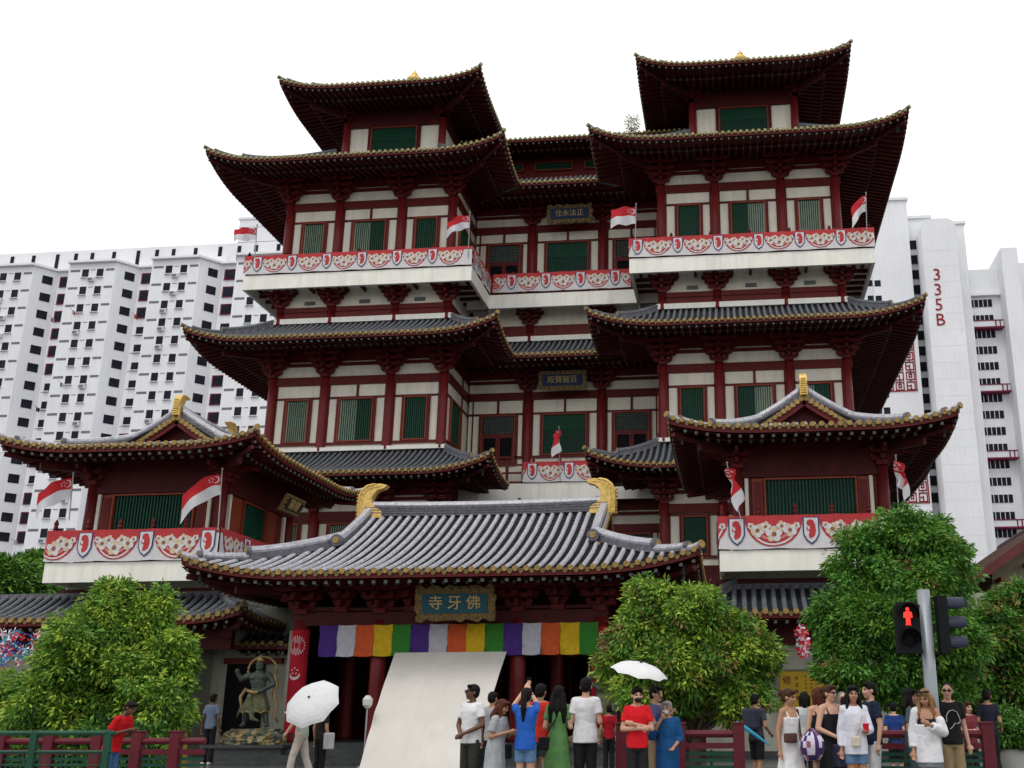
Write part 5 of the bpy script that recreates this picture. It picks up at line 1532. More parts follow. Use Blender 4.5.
T = [LV['lite'], LV['fresh'], LV['mid'], LV['dark'], LV['bronze']]
Y = 19.5
L1 = [lobe(100,672,Y,66,60), lobe(52,705,Y-.4,54,50), lobe(150,700,Y-.3,46,48), lobe(118,622,Y,38,38), lobe(150,616,Y+.2,26,30), lobe(85,640,Y-.5,44,40), lobe(20,720,Y,34,34), lobe(170,660,Y,24,34), lobe(116,594,Y,17,18)]
b = at(105,740,Y); tree('tree', (b.x,Y,.2), L1, 'broad yellow-green tree in front of the left pavilion', 2300, T, (1.8,2.4,2.6,1.2,.0), seed=3, leaf=.115, clump=.17, per=34)
Y = 18.6
T2 = [LV['lite'], LV['fresh'], LV['mid'], LV['dark'], LV['bronze']]
L2 = [lobe(692,665,Y,68,52), lobe(648,640,Y,40,46), lobe(735,650,Y,38,44), lobe(668,606,Y,34,26), lobe(700,618,Y-.3,40,34), lobe(650,690,Y-.2,44,32), lobe(735,695,Y,38,30), lobe(645,588,Y,16,14), lobe(612,660,Y,16,26), lobe(765,655,Y,16,24)]
b = at(692,745,Y); tree('tree', (b.x,Y,.2), L2, 'round light green tree with bronze tips beside the porch entrance', 2100, T2, (1.6,2.8,2.4,1.1,.6), seed=5, leaf=.105, clump=.165, per=34)
Y = 19.5
T3 = [LV['emer'], LV['fresh'], LV['mid'], LV['deep'], LV['bronze']]
L3 = [lobe(895,600,Y,76,66), lobe(860,560,Y,36,34), lobe(908,540,Y,46,36), lobe(940,570,Y,40,44), lobe(850,620,Y-.3,38,44), lobe(870,665,Y-.2,52,40), lobe(935,640,Y-.3,50,52), lobe(895,528,Y,26,24), lobe(920,690,Y,50,26), lobe(835,655,Y,22,28)]
b = at(905,745,Y); tree('tree', (b.x,Y,.2), L3, 'large deep green tree behind the traffic light', 3000, T3, (2.8,2.2,2.6,1.6,.05), seed=8, leaf=.11, clump=.17, per=34)
Y = 22.
L4 = [lobe(985,655,Y,46,48), lobe(1014,606,Y,30,26), lobe(992,632,Y-.3,34,28), lobe(1025,665,Y,36,52), lobe(962,690,Y,36,30)]
b = at(1000,745,Y); tree('tree', (b.x,Y,.2), L4, 'green tree with orange-tipped top at the right edge', 1800, T3, (1.2,1.6,2.6,2.2,.9), seed=11, leaf=.12, clump=.18, per=30)
# tall trees far behind the left canopy
for i, (px, py, rx, ry, Yy) in enumerate(((14,578,30,20,62), (60,580,34,18,66), (-30,575,30,24,60), (40,566,18,14,70))):
    l = lobe(px, py, Yy, rx, ry); l2 = lobe(px+8, py+14, Yy, rx, ry)
    tree('tree', (l[0],Yy,.2), [l, l2], ['bushy tree top at the far left under the apartment block', 'tree top touching the left end of the white balcony slab', 'tree top partly cut by the left edge of the picture', 'small pointed tree top between the bushy ones at far left'][i], 700, [LV['fresh'], LV['mid'], LV['deep']], (1,2,2), th=.25, seed=20+i, leaf=.34, clump=.5, group='trees beyond the temple wall')
# roof garden sprig
c = at(632, 124, 47); tree('roof_shrub', (c.x, 47, c.z-2.0), [(c.x, 47, c.z, .3, .3, .45)], 'thin twiggy shrub on the roof between the centre and right towers', 46, [LV['mid'], LV['bronze']], (1,2), th=.03, seed=31, leaf=.12, per=9, clump=.2, cat='shrub', sub=0)
# planter behind the right-hand railing
root, c = planter(1009, 715, 20.5, .26, .52, 'white pot with a leafy bush at the right edge of the pavement')
make_leaves('foliage', [(c.x,20.5,1.12,.55,.5,.42)], 260, [LV['emer'], LV['mid'], LV['deep']], (1,2,2), seed=41, parent=root, leaf=.11, clump=.15)
hd = empty('hedge', (at(140,760,18).x, 17.6, .2), 'low dark shrubs growing along the fence under the left tree', 'hedge')
make_leaves('foliage', [(at(p,760,17.8).x, 18.3, .75, .8, .5, .55) for p in (-10,35,80,120)], 700, [LV['fresh'], LV['mid'], LV['deep']], (.6,2,3), seed=43, parent=hd, leaf=.11, clump=.16)

# ------------------------------------------------------------ pinwheel garlands
PW = [mat('pinwheel_'+n, c, .5, .1, 9) for n, c in (('red',(.6,.03,.05)),('blue',(.03,.20,.5)),('white',(.75,.75,.8)),('pink',(.65,.15,.3)),('teal',(.05,.4,.45)),('navy',(.04,.05,.25)))]
def garland(cx, cy, cz, rx, rz, n, seed, label, pal=(0,1,2,2,3,4,5,0)):
    rr = random.Random(seed); mb = MB()
    for i in range(n):
        a = rr.uniform(0, 2*PI); q = math.sqrt(rr.random()); x = cx+rx*q*math.cos(a); z = cz+rz*q*math.sin(a); y = cy+rr.uniform(-.15,.15)
        r = rr.uniform(.10,.16); m1 = rr.choice(pal); m2 = rr.choice(pal); t = rr.uniform(0, 6)
        for k in range(6):
            b = t+k*PI/3
            mb.add([(x,y,z),(x+r*math.cos(b),y-.03,z+r*math.sin(b)),(x+r*.8*math.cos(b+.6),y+.01,z+r*.8*math.sin(b+.6))], [(0,1,2)], m1 if k%2 else m2)
        mb.lathe([(.016,-.04),(.016,-.03)], (x,y,z), 6, mi=2, axis='Y')
    pts = [(cx-rx, cy+.16, cz+rz*.6), (cx, cy+.16, cz+rz*.9), (cx+rx, cy+.16, cz+rz*.6)]
    mb.tube(pts, .012, 5, mi=5)
    tag(recenter(mb.build('pinwheel_garland', PW)), label, 'decoration', 'pinwheel garlands')
for px, py, rx, rz, n, lab in ((12,648,.45,.45,34,'cluster of coloured pinwheels at the far left edge under the tiled canopy'), (44,640,.4,.4,26,'cluster of coloured pinwheels just left of the broad tree'), (803,640,.09,.40,15,'red and white pinwheel string hanging left of the large tree'), (776,651,.14,.14,8,'small white pinwheel bunch at the edge of the round tree')):
    c = at(px, py, 24); garland(c.x, 24, c.z, rx, rz, n, px, lab, (0,0,2,3) if px == 803 else (0,1,2,2,3,4,5,0))
c = at(12, 690, 25)
mb = MB(); mb.box(c.x-1.8, c.x+.7, 24.8, 25.6, 1.3, 1.42); mb.box(c.x-1.8, c.x+.7, 24.85, 24.9, 1.0, 1.3); mb.box(c.x-1.7,c.x-1.6,24.9,25.,.2,1.3); mb.box(c.x+.5,c.x+.6,24.9,25.,.2,1.3)
for i in range(9): mb.lathe([(.05,1.45),(.08,1.5),(.05,1.6),(.03,1.66)], (c.x-1.6+i*.25, 25.1, 0), 8)
tag(recenter(mb.build('stall_counter', [CREAM])), 'pale stall counter at the far left edge under the pinwheels', 'counter')

# ------------------------------------------------------------ people
def _sph(nu, nv):
    V = [(0,0,1)]; F = []
    for i in range(1, nv):
        t = PI*i/nv
        for j in range(nu): V.append((math.sin(t)*math.cos(2*PI*j/nu), math.sin(t)*math.sin(2*PI*j/nu), math.cos(t)))
    V.append((0,0,-1)); n = len(V)-1
    for j in range(nu): F.append((0, 1+j, 1+(j+1)%nu)); F.append((n, n-nu+(j+1)%nu, n-nu+j))
    for i in range(nv-2):
        for j in range(nu):
            a_ = 1+i*nu+j; b_ = 1+i*nu+(j+1)%nu; F.append((a_, a_+nu, b_+nu, b_))
    return [Vector(v) for v in V], F
SPH = _sph(16, 12); SPS = _sph(10, 7)
class Body:
    """closed pieces that are fused by a voxel remesh into one continuous surface"""
    def __init__(s): s.v = []; s.f = []
    def put(s, M_, prim=SPH):
        o = len(s.v); s.v += [tuple(M_@q) for q in prim[0]]; s.f += [tuple(i+o for i in f) for f in prim[1]]
    def ell(s, c, r, rz=0, rx=0):
        s.put(Matrix.Translation(c)@Matrix.Rotation(rz,4,'Z')@Matrix.Rotation(rx,4,'X')@Matrix.Diagonal((*r,1)))
    def cap(s, a, b, ra, rb, fl=1., ends=True):
        a = Vector(a); b = Vector(b); d = b-a
        if d.length < 1e-4: d = Vector((0,0,1e-4))
        q = d.to_track_quat('Z', 'Y').to_matrix(); n = 14; o = len(s.v)
        for c, r in ((a,ra),(b,rb)):
            for j in range(n): s.v.append(tuple(c+q@Vector((r*math.cos(2*PI*j/n), r*math.sin(2*PI*j/n), 0))))
        s.f += [(o+j, o+(j+1)%n, o+n+(j+1)%n, o+n+j) for j in range(n)]
        s.f.append(tuple(o+j for j in range(n))[::-1]); s.f.append(tuple(o+n+j for j in range(n)))
        if ends:
            for c, r in ((a,ra),(b,rb)): s.put(Matrix.Translation(c)@Matrix.Diagonal((r,r,r,1)), SPS)
    def loft(s, rings, n=20, lobes=0, amp=0):
        """rings: (x,y,z,rx,ry)"""
        o = len(s.v); K = len(rings)
        for k, (x,y,z,rx,ry) in enumerate(rings):
            for j in range(n):
                a = 2*PI*j/n; w = 1+(amp*(k/(K-1)) if amp > 0 else -amp*max(0, 1-k/(K-1)*1.2))*math.sin(a*lobes+k*.35) if lobes else 1
                s.v.append((x+rx*w*math.cos(a), y+ry*w*math.sin(a), z))
        for k in range(K-1):
            for j in range(n): s.f.append((o+k*n+j, o+k*n+(j+1)%n, o+(k+1)*n+(j+1)%n, o+(k+1)*n+j))
        s.f.append(tuple(o+j for j in range(n))[::-1]); s.f.append(tuple(o+(K-1)*n+j for j in range(n)))
    def finish(s, name, mats, voxel, parent, T, smooth=6, paint=None):
        me = bpy.data.meshes.new(name); me.from_pydata(s.v, [], s.f); me.update()
        o = bpy.data.objects.new(name, me)
        r = o.modifiers.new('r', 'REMESH'); r.mode = 'VOXEL'; r.voxel_size = voxel; r.use_smooth_shade = True
        sm = o.modifiers.new('s', 'SMOOTH'); sm.factor = .5; sm.iterations = smooth
        m2 = evaluate(o)
        bpy.data.objects.remove(o); bpy.data.meshes.remove(me)
        m2.name = name
        m2.materials.clear()
        for m in mats: m2.materials.append(m)
        if paint:
            idx = [paint(p.center) for p in m2.polygons]; m2.polygons.foreach_set('material_index', idx)
        m2.transform(T)
        o = bpy.data.objects.new(name, m2); C.objects.link(o)
        if parent: setp(o, parent)
        return o
SK = dict(fair=mat('skin_fair', (.52,.30,.21), .5, .06, 9, spec=.35), tan=mat('skin_tan', (.38,.20,.12), .5, .06, 9, spec=.35), brown=mat('skin_brown', (.13,.06,.035), .5, .06, 9, spec=.35))
EYE = mat('eye_dark', (.02,.015,.015), .3, 0); LIP = mat('lip', (.30,.09,.08), .5, .05)
HAIR = dict(black=mat('hair_black', (.009,.007,.007), .6, .3, 30, spec=.1), brown=mat('hair_brown', (.05,.022,.012), .6, .35, 30, spec=.12), auburn=mat('hair_auburn', (.075,.022,.013), .6, .35, 30, spec=.12), blond=mat('hair_ombre', (.22,.12,.05), .45, .4, 12), grey=mat('hair_grey', (.20,.19,.18), .6, .3, 30))
SOLE = mat('shoe_dark', (.03,.028,.03), .6, .2, 8); SHW = mat('shoe_white', (.6,.6,.58), .6, .1, 8)
JEAN = (.10,.19,.33)
PEOPLE_N = 0
def person(label, px, ytop, Y, face, arms='down', hair=('black','short'), skin='tan', top=None, bottom=None, head=(0,0), stride=0., lean=0., extra=(), slim=1., shoes='dark', ground=None, h=None, group='people around the temple front', vox=.0095):
    """built facing -y at 1.70 m, then scaled, turned by face (degrees) and placed"""
    g = ground if ground is not None else (.12 if Y < 16.3 else .22)
    c = at(px, ytop, Y)
    if h is None: h = c.z-g
    k = h/1.70
    e = empty('person', (c.x, Y, g), label, 'person', group, rz=0)
    T = Matrix.Translation((c.x, Y, g))@Matrix.Rotation(math.radians(face),4,'Z')@Matrix.Diagonal((k,k,k,1))
    f = slim*.87; ly = -lean
    Lp = lambda z: Vector((0, ly*max(0, z-.95), 0))   # forward lean of the trunk
    sh = {s: Vector((s*.158*f, 0, 1.385))+Lp(1.385) for s in (-1,1)}
    hip_ = {s: Vector((s*.085*f, 0, .90)) for s in (-1,1)}
    knee = {s: Vector((s*.09*f, -.02-stride*s*.5, .49)) for s in (-1,1)}
    ank = {s: Vector((s*.095*f, .03-stride*s*(1 if s > 0 else 1), .08+(.03 if stride and s < 0 else 0))) for s in (-1,1)}
    A = dict(down=[((.23,.03,1.11),(.25,-.03,.86))]*2, hold=[((.215,.03,1.12),(.09,-.24,1.14))]*2, crossed=[((.235,-.02,1.12),(-.06,-.23,1.13)),((.235,-.02,1.12),(-.06,-.21,1.19))],
             clasp=[((.25,-.02,1.12),(.035,-.20,1.0))]*2, phone_up=[((.26,-.22,1.50),(.10,-.36,1.72))]*2, phone_right=[((.20,.03,1.12),(.10,-.25,1.20)),((.25,-.05,1.12),(.07,-.26,1.18))],
             umbrella=[((.22,-.1,1.15),(.12,-.24,1.28)),((.23,.03,1.11),(.25,-.03,.86))], mouth=[((.24,-.12,1.14),(.05,-.17,1.42)),((.22,.03,1.11),(.16,-.18,.98))],
             carry=[((.23,.02,1.12),(.20,-.2,1.0)),((.22,.02,1.11),(.12,-.22,1.07))])
    if isinstance(arms, str): arms = A[arms]
    el, wr, hd_ = {}, {}, {}
    for s, (E_, W_) in zip((-1,1), arms):
        el[s] = Vector((s*E_[0]*(.15+.85*f), E_[1], E_[2]))+Lp(E_[2]); wr[s] = Vector((s*W_[0]*(.4+.6*f), W_[1], W_[2]))+Lp(W_[2])
        d = (wr[s]-el[s]).normalized(); hd_[s] = wr[s]+d*.05
    hy, hp = head
    HC = Vector((0,-.012,1.585))+Lp(1.585)+Vector((0, -.05*max(0,hp), -.03*max(0,hp)))
    HM = Matrix.Translation(HC)@Matrix.Rotation(math.radians(hy),4,'Z')@Matrix.Rotation(hp*.9,4,'X')
    B = Body()
    hl = lambda x,y,z: HM@Vector((x,y,z))
    # head
    def hell(c_, r): 
        B.put(HM@Matrix.Translation(c_)@Matrix.Diagonal((*r,1)))
    hell((0,.015,.02),(.073,.092,.092)); hell((0,-.018,-.035),(.056,.066,.072)); hell((0,-.05,-.085),(.028,.025,.025))
    hell((0,-.092,-.018),(.012,.019,.02)); hell((0,-.083,.005),(.009,.014,.025))
    hell((0,-.078,.028),(.045,.012,.009)); hell((0,-.079,-.058),(.022,.012,.012))
    for s in (-1,1): hell((s*.075,.012,-.008),(.011,.02,.03)); hell((s*.035,-.058,-.025),(.024,.022,.022))
    neck0 = Vector((0,.015,1.43))+Lp(1.43)
    B.cap(neck0, hl(0,.02,-.06), .054*f, .05)
    # trunk
    rg = [(0,0,.86,.125*f,.085),(0,0,.93,.158*f,.105),(0,0,1.0,.150*f,.10),(0,-.002,1.10,.128*f,.09),(0,-.004,1.22,.148*f,.10),(0,0,1.31,.160*f,.105),(0,.004,1.38,.135*f,.085),(0,.01,1.43,.07*f,.06)]
    rg = [(x, y+Lp(z).y, z, a, b_) for x,y,z,a,b_ in rg]
    B.loft(rg)
    for s in (-1,1):
        B.cap(sh[s], Vector((s*.07,.005,1.41))+Lp(1.4), .05, .05)
        B.cap(sh[s], el[s], .052*f, .038); B.cap(el[s], wr[s], .039, .025)
        B.cap(hip_[s], knee[s], .088*f, .056*f); B.cap(knee[s], knee[s]*.55+ank[s]*.45+Vector((0,.018,0)), .054*f, .053*f); B.cap(knee[s]*.55+ank[s]*.45+Vector((0,.018,0)), ank[s], .052*f, .034)
        B.cap(ank[s]+Vector((0,.02,-.03)), ank[s]+Vector((s*.012,-.14,-.055)), .036, .026)
        # hand: palm, four unequal curled fingers, thumb
        d = (wr[s]-el[s]).normalized(); lat = d.cross(Vector((0,1,0)) if abs(d.y) < .8 else Vector((0,0,1))).normalized(); nrm = lat.cross(d).normalized()
        pc = wr[s]+d*.045; B.cap(wr[s], pc+d*.02, .024, .03); B.cap(pc-lat*.02, pc+lat*.02+d*.02, .022, .022)
        for q, ln in zip((-1.5,-.5,.5,1.5), (.052,.062,.066,.056)):
            b0 = pc+d*.03+lat*q*.017; b1 = b0+d*ln*.55+nrm*.008*s; b2 = b1+d*ln*.35+nrm*.025*s
            B.cap(b0, b1, .0092, .0088); B.cap(b1, b2, .0088, .0075)
        t0 = wr[s]+d*.02+lat*.026*s; t1 = t0+d*.025+lat*.022*s; t2 = t1+d*.026+lat*.006*s; B.cap(t0, t1, .012, .0105); B.cap(t1, t2, .0105, .0085)
    HI = HM.inverted()
    def paint(c_):
        q = HI@c_
        if abs(q.x) < .09 and abs(q.z) < .12 and q.y < -.045:
            if .0 < q.z < .016 and .018 < abs(q.x) < .048: return 1
            if .026 < q.z < .037 and .016 < abs(q.x) < .052: return 1
            if -.064 < q.z < -.050 and abs(q.x) < .024 and q.y < -.07: return 2
        return 0
    B.finish('body', [SK[skin], EYE, LIP], vox, e, T, 3, paint)
    # hair
    hc, hs = hair
    if hc:
        B = Body()
        def hh(c_, r): B.put(HM@Matrix.Translation(c_)@Matrix.Diagonal((*r,1)))
        if hs == 'crop': hh((0,.026,.036),(.078,.09,.086))
        else:
            hh((0,.022,.04),(.083,.097,.088)); hh((0,.05,-.0),(.078,.066,.085))
            hh((.02,-.055,.088),(.05,.035,.025)); hh((-.03,-.05,.086),(.045,.035,.025))
        if hs in ('long', 'vlong'):
            z_ = 1.30 if hs == 'long' else 1.16
            for s in (-1,0,1):
                a_ = hl(s*.06,.05,-.02); b_ = Vector((s*.10, .075, z_+.03*abs(s)))+Lp(z_)
                B.cap(a_, (a_+b_)/2+Vector((s*.012,.02,0)), .05, .055); B.cap((a_+b_)/2+Vector((s*.012,.02,0)), b_, .055, .026)
            for s in (-1,1): B.cap(hl(s*.075,-.0,.0), Vector((s*.10,-.05,1.36))+Lp(1.36), .026, .026)
        if hs == 'pony': 
            hh((0,.10,.03),(.035,.035,.035)); a_ = hl(0,.12,.02); B.cap(a_, Vector((.01,.13,1.42))+Lp(1.42), .034, .045); B.cap(Vector((.01,.13,1.42))+Lp(1.42), Vector((.01,.11,1.24))+Lp(1.24), .045, .02)
        if hs == 'bun': hh((0,.13,.045),(.052,.048,.05)); hh((0,.09,-.03),(.05,.04,.05))
        if hs == 'bob':
            for s in (-1,1): B.cap(hl(s*.07,.02,.02), hl(s*.075,.02,-.11), .04, .03)
            B.cap(hl(0,.07,0), hl(0,.07,-.12), .06, .05)
        B.finish('hair', [HAIR[hc]], .009, e, T, 3)
    # clothes
    if top:
        kind, col = top[0], top[1]; opt = top[2] if len(top) > 2 else {}
        B = Body(); o_ = .013+opt.get('loose', 0)*.8
        if opt.get('off'):   # an open over-shirt slipped off the shoulders, worn over a strap top
            B.loft([(0,0,.94,.15*f+.016,.105+.014),(0,-.002,1.10,.132*f+.014,.093+.012),(0,-.004,1.22,.148*f+.013,.10+.013),(0,0,1.29,.150*f+.013,.10+.012)], 24)
            for s in (-1,1): B.cap(Vector((s*.095,-.095,1.28))+Lp(1.3), Vector((s*.10,-.01,1.43))+Lp(1.44), .010, .010)
            B.finish('strap_top', [cloth(BK_)], .010, e, T, 2); B = Body()
        hem = opt.get('hem', .86)
        neckz = 1.445 if kind in ('tee','shirt','polo') else 1.36
        R = [(0,0,hem,.150*f+o_*1.3,.105+o_*1.3)]
        for x,y,z,a_,b_ in [(0,0,.93,.158*f,.105),(0,0,1.0,.150*f,.10),(0,-.002,1.10,.132*f,.093),(0,-.004,1.22,.148*f,.10),(0,0,1.31,.160*f,.105),(0,.004,1.38,.137*f,.087),(0,.01,1.43,.075*f,.066)]:
            if z > hem+.02 and z < neckz: R.append((x, y, z, a_+o_, b_+o_))
        if kind in ('dress','maxi'):
            wv = opt.get('flare', .2)
            R = [(0,0,hem,.16+wv,.13+wv*.8),(0,0,(hem+.9)/2,.165+wv*.45,.13+wv*.4)]+[(x,y,z,a_+o_,b_+o_) for x,y,z,a_,b_ in [(0,0,.93,.160*f,.110),(0,0,1.02,.145*f,.10),(0,-.002,1.10,.130*f,.092),(0,-.004,1.22,.150*f,.102)]+([(0,0,1.31,.160*f,.105)] if neckz > 1.3 else [])+([(0,.004,1.38,.137*f,.087),(0,.01,1.43,.072*f,.064)] if opt.get('sleeve') else [])]
        if opt.get('off'): R = [q for q in R if q[2] < 1.24]; R[0] = (0,0,hem,.175*f+o_,.13+o_)
        R = [(x, y+Lp(z).y, z, a_, b_) for x,y,z,a_,b_ in R]
        B.loft(R, 28, lobes=(9 if kind in ('dress','maxi') else 5), amp=-.02 if kind not in ('dress','maxi') else -.035)
        sl = opt.get('sleeve', .5 if kind in ('tee','polo') else (1. if kind == 'shirt' else 0))
        if sl:
            for s in (-1,1):
                if not opt.get('off') or s == -1: B.cap(sh[s], Vector((s*.07,.005,1.405))+Lp(1.4), .054+o_*.4, .052)
                if opt.get('off'):
                    m0 = sh[s].lerp(el[s], .45 if s == 1 else 0.); B.cap(m0, el[s], .06+o_*.3, .05+o_*.5); B.cap(el[s], el[s].lerp(wr[s], .8), .05+o_*.5, .042+o_*.5, ends=False); B.ell(el[s], (.05+o_*.5,)*3)
                    B.cap(m0+Vector((0,.06,0)), Vector((0,.10,1.12)), .03, .05); continue
                if sl <= .6: B.cap(sh[s], sh[s].lerp(el[s], sl*1.25), .056*f+o_*.4, .054+o_*.5, ends=False); B.ell(sh[s], (.057*f+o_*.4,)*3)
                else:
                    B.cap(sh[s], el[s], .056*f+o_*.3, .044+o_*.5); B.cap(el[s], el[s].lerp(wr[s], (sl-.5)*1.7), .044+o_*.5, .036+o_*.5, ends=False); B.ell(el[s], (.044+o_*.5,)*3)
        elif kind in ('tank','dress','maxi'):
            for s in (-1,1): B.cap(Vector((s*.095,-.095,1.30))+Lp(1.3), Vector((s*.10,-.01,1.44))+Lp(1.44), .012, .012); B.cap(Vector((s*.10,-.01,1.44))+Lp(1.44), Vector((s*.085,.10,1.30))+Lp(1.3), .012, .012)
        B.finish({'tee':'t_shirt','polo':'polo_shirt','shirt':'shirt','tank':'strap_top','dress':'dress','maxi':'dress'}[kind], [cloth(col)], .011, e, T, 2)
    if bottom:
        kind, col = bottom
        B = Body()
        if kind == 'skirt': B.loft([(0,0,.66,.19*f,.155),(0,0,.80,.182*f,.14),(0,0,.92,.17*f,.12),(0,0,1.0,.155*f,.108)], 28, 7, -.02)
        else:
            B.loft([(0,0,.82,.15*f,.11),(0,0,.90,.172*f,.118),(0,0,1.0,.160*f,.112)], 24)
            for s in (-1,1):
                if kind == 'shorts': B.cap(hip_[s], hip_[s].lerp(knee[s], .55), .102*f, .098*f, ends=False)
                elif kind == 'bermuda': B.cap(hip_[s], hip_[s].lerp(knee[s], .92), .102*f, .090*f, ends=False)
                else:
                    w_ = {'trousers':.075,'slim':.062,'wide':.10}[kind]
                    B.cap(hip_[s], knee[s], .102*f, w_*f); B.cap(knee[s], ank[s]+Vector((0,0,.0)), w_*f, w_*.85, ends=False); B.ell(knee[s], (w_*f,)*3)
                B.ell(hip_[s], (.10*f,)*3)
        B.finish({'shorts':'shorts','bermuda':'shorts','skirt':'skirt'}.get(kind, 'trousers'), [cloth(col)], .011, e, T, 2)
    if shoes:
        for s in (-1,1):
            B = Body(); B.cap(ank[s]+Vector((0,.03,-.035)), ank[s]+Vector((s*.012,-.15,-.05)), .045, .034); B.finish('shoe', [SHW if shoes == 'white' else SOLE], .012, e, T, 2)
    # things worn or carried
    for x in extra:
        k_ = x[0]
        if k_ == 'glasses':
            mb = MB()
            for s in (-1,1):
                mb.prism([(s*.034+.027*math.cos(a), .006+.019*math.sin(a)) for a in [j*PI/5 for j in range(10)]], (0,-.098,0), (1,0,0), (0,0,1), (0,.004,0))
                mb.bar((s*.062,-.095,.012), (s*.078,.01,.012), .004, .008)
            mb.bar((-.01,-.1,.012), (.01,-.1,.012), .004, .006)
            o = mb.build('glasses', [x[1] if len(x) > 1 else EYE], e); o.data.transform(T@HM)
        elif k_ == 'headshades':
            mb = MB(); mb.tube([hl(-.08,-.02,.10), hl(-.04,-.065,.118), hl(0,-.075,.115), hl(.04,-.065,.118), hl(.08,-.02,.10)], .017, 6); o = mb.build('sunglasses', [EYE], e); o.data.transform(T)
        elif k_ == 'print':
            mb = MB(); pts = [(-.10,-.03),(-.10,.05),(-.06,.11),(.0,.13),(.06,.10),(.09,.02),(.10,-.03),(.06,-.06),(.02,-.05),(-.02,-.10),(-.06,-.13)]
            for i in range(len(pts)-1): mb.bar((pts[i][0],-.150,1.20+pts[i][1]), (pts[i+1][0],-.150,1.20+pts[i+1][1]), .005, .013, up=Vector((0,1,0)))
            mb.build('shirt_print', [FWH], e).data.transform(T)
        elif k_ == 'mask':
            B = Body(); B.put(HM@Matrix.Translation((0,-.055,-.055))@Matrix.Diagonal((.056,.05,.043,1))); B.finish('face_mask', [cloth(x[1])], .008, e, T, 2)
        elif k_ == 'bag':      # (x,y,z,w,d,h,col)
            _, bx_, by_, bz_, w_, d_, h_, col = x[:8]
            bm_ = MB(); bm_.box(bx_-w_/2, bx_+w_/2, by_-d_/2, by_+d_/2, bz_, bz_+h_)
            o = bm_.build('bag', [cloth(col)], None, bevel=.02); o.data.transform(T); tag(recenter(o), x[8], 'bag')
        elif k_ == 'strap':
            mb = MB(); pts = [Vector(p)+Lp(p[2]) for p in x[1]]; mb.tube(pts, .011, 5); o = mb.build('strap', [cloth(x[2])], e); o.data.transform(T)
        elif k_ == 'phone':
            s = x[1]; mb = MB(); q = hd_[s]+Vector((-s*.02,-.03,.03)); mb.box(q.x-.04, q.x+.04, q.y-.006, q.y+.006, q.z-.03, q.z+.1); o = mb.build('phone', [DARK], None, bevel=.004); o.data.transform(T); tag(recenter(o), x[2], 'phone')
    # store joints for held things
    e_ = dict(e=e, T=T, hand={s: T@hd_[s] for s in (-1,1)}, h=h, k=k)
    return e_
W_ = (.66,.66,.68); BK_ = (.014,.014,.017); NAVY = (.014,.02,.045)
# group by the porch
person('man in white t-shirt and dark trousers, hands clasped, in front of the sheet', 473, 684.5, 15.6, -28, 'clasp', ('black','short'), 'brown', ('tee', W_, {'loose':.015}), ('trousers', (.035,.035,.03)), head=(-30,-.15), extra=(('glasses',),), slim=1.08)
person('dark-haired person half hidden behind the grey dress and the white t-shirt', 493, 692, 16.8, 160, 'down', ('black','short'), 'tan', ('tee', (.3,.3,.32)), ('trousers', BK_))
person('woman with long brown hair in a loose grey dress looking down at her hands', 497, 699, 14.7, 78, 'phone_right', ('auburn','long'), 'tan', ('maxi', (.34,.36,.38), {'hem':.25,'flare':.10,'sleeve':.55,'loose':.03}), None, head=(0,.4), lean=.12, slim=1.1,
       extra=(('bag',.16,-.13,.78,.20,.10,.22,BK_,'black handbag hanging beside the woman in the grey dress'),('strap',[(.14,-.10,1.0),(.12,.0,1.36),(-.12,.03,1.40)],BK_)))
person('woman in a blue t-shirt and denim shorts raising a phone, seen from behind', 527, 688, 14.6, 176, [((.10,-.2,1.50),(-.04,-.30,1.66)),((.26,-.16,1.46),(.13,-.34,1.70))], ('black','pony'), 'fair', ('tee', (.02,.10,.42), {'hem':.84,'loose':.01}), ('shorts', JEAN), head=(0,-.1),
       extra=(('phone',1,'phone held up by the woman in the blue t-shirt'),))
person('person in a red t-shirt behind the woman taking a photo', 541, 684, 15.8, 170, 'hold', ('black','short'), 'tan', ('tee', (.50,.03,.02)), ('shorts', (.03,.05,.05)))
person('woman in a long green dress with wavy dark hair, seen from behind', 559, 686, 15.2, 176, 'hold', ('black','vlong'), 'fair', ('maxi', (.09,.21,.07), {'hem':.12,'flare':.10,'sleeve':.5}), None, extra=(('strap',[(-.1,.02,1.45),(.03,.12,1.2),(.16,.11,1.0)],BK_),('bag',.19,.08,.80,.16,.08,.18,BK_,'small black shoulder bag on the woman in green')))
person('man in a white t-shirt and black trousers seen from behind, right of the green dress', 586, 678, 15.2, 182, 'hold', ('black','short'), 'fair', ('tee', W_, {'loose':.02,'hem':.84}), ('trousers', BK_), slim=1.05)
# around the small railing
person('man in a red t-shirt with crossed arms and a black face mask', 637, 687, 14.6, 8, 'crossed', ('black','short'), 'fair', ('tee', (.60,.012,.02), {'loose':.012}), ('trousers', (.02,.02,.022)), head=(14,.1), extra=(('mask',BK_),))
u1 = person('person in a blue shirt and tan shorts holding up a white parasol', 656, 686, 15.1, 60, [((.22,-.1,1.15),(.06,-.24,1.30)),((.23,.0,1.11),(.18,-.15,.95))], ('black','short'), 'fair', ('tee', (.11,.12,.24)), ('bermuda', (.40,.28,.17)))
person('older woman in a teal shawl and deep blue dress touching her face mask', 667, 701, 14.9, -12, 'mouth', ('grey','short'), 'tan', ('maxi', (.01,.07,.20), {'hem':.1,'flare':.06,'sleeve':.75,'loose':.03}), None, head=(-10,.1), extra=(('mask',(.5,.55,.6)),), slim=1.12)
p_ = person('person with a dark backpack and black trousers walking away behind the railing', 755, 694, 17.6, 150, 'carry', ('black','short'), 'tan', ('tee', (.05,.05,.07)), ('bermuda', BK_), stride=.1)
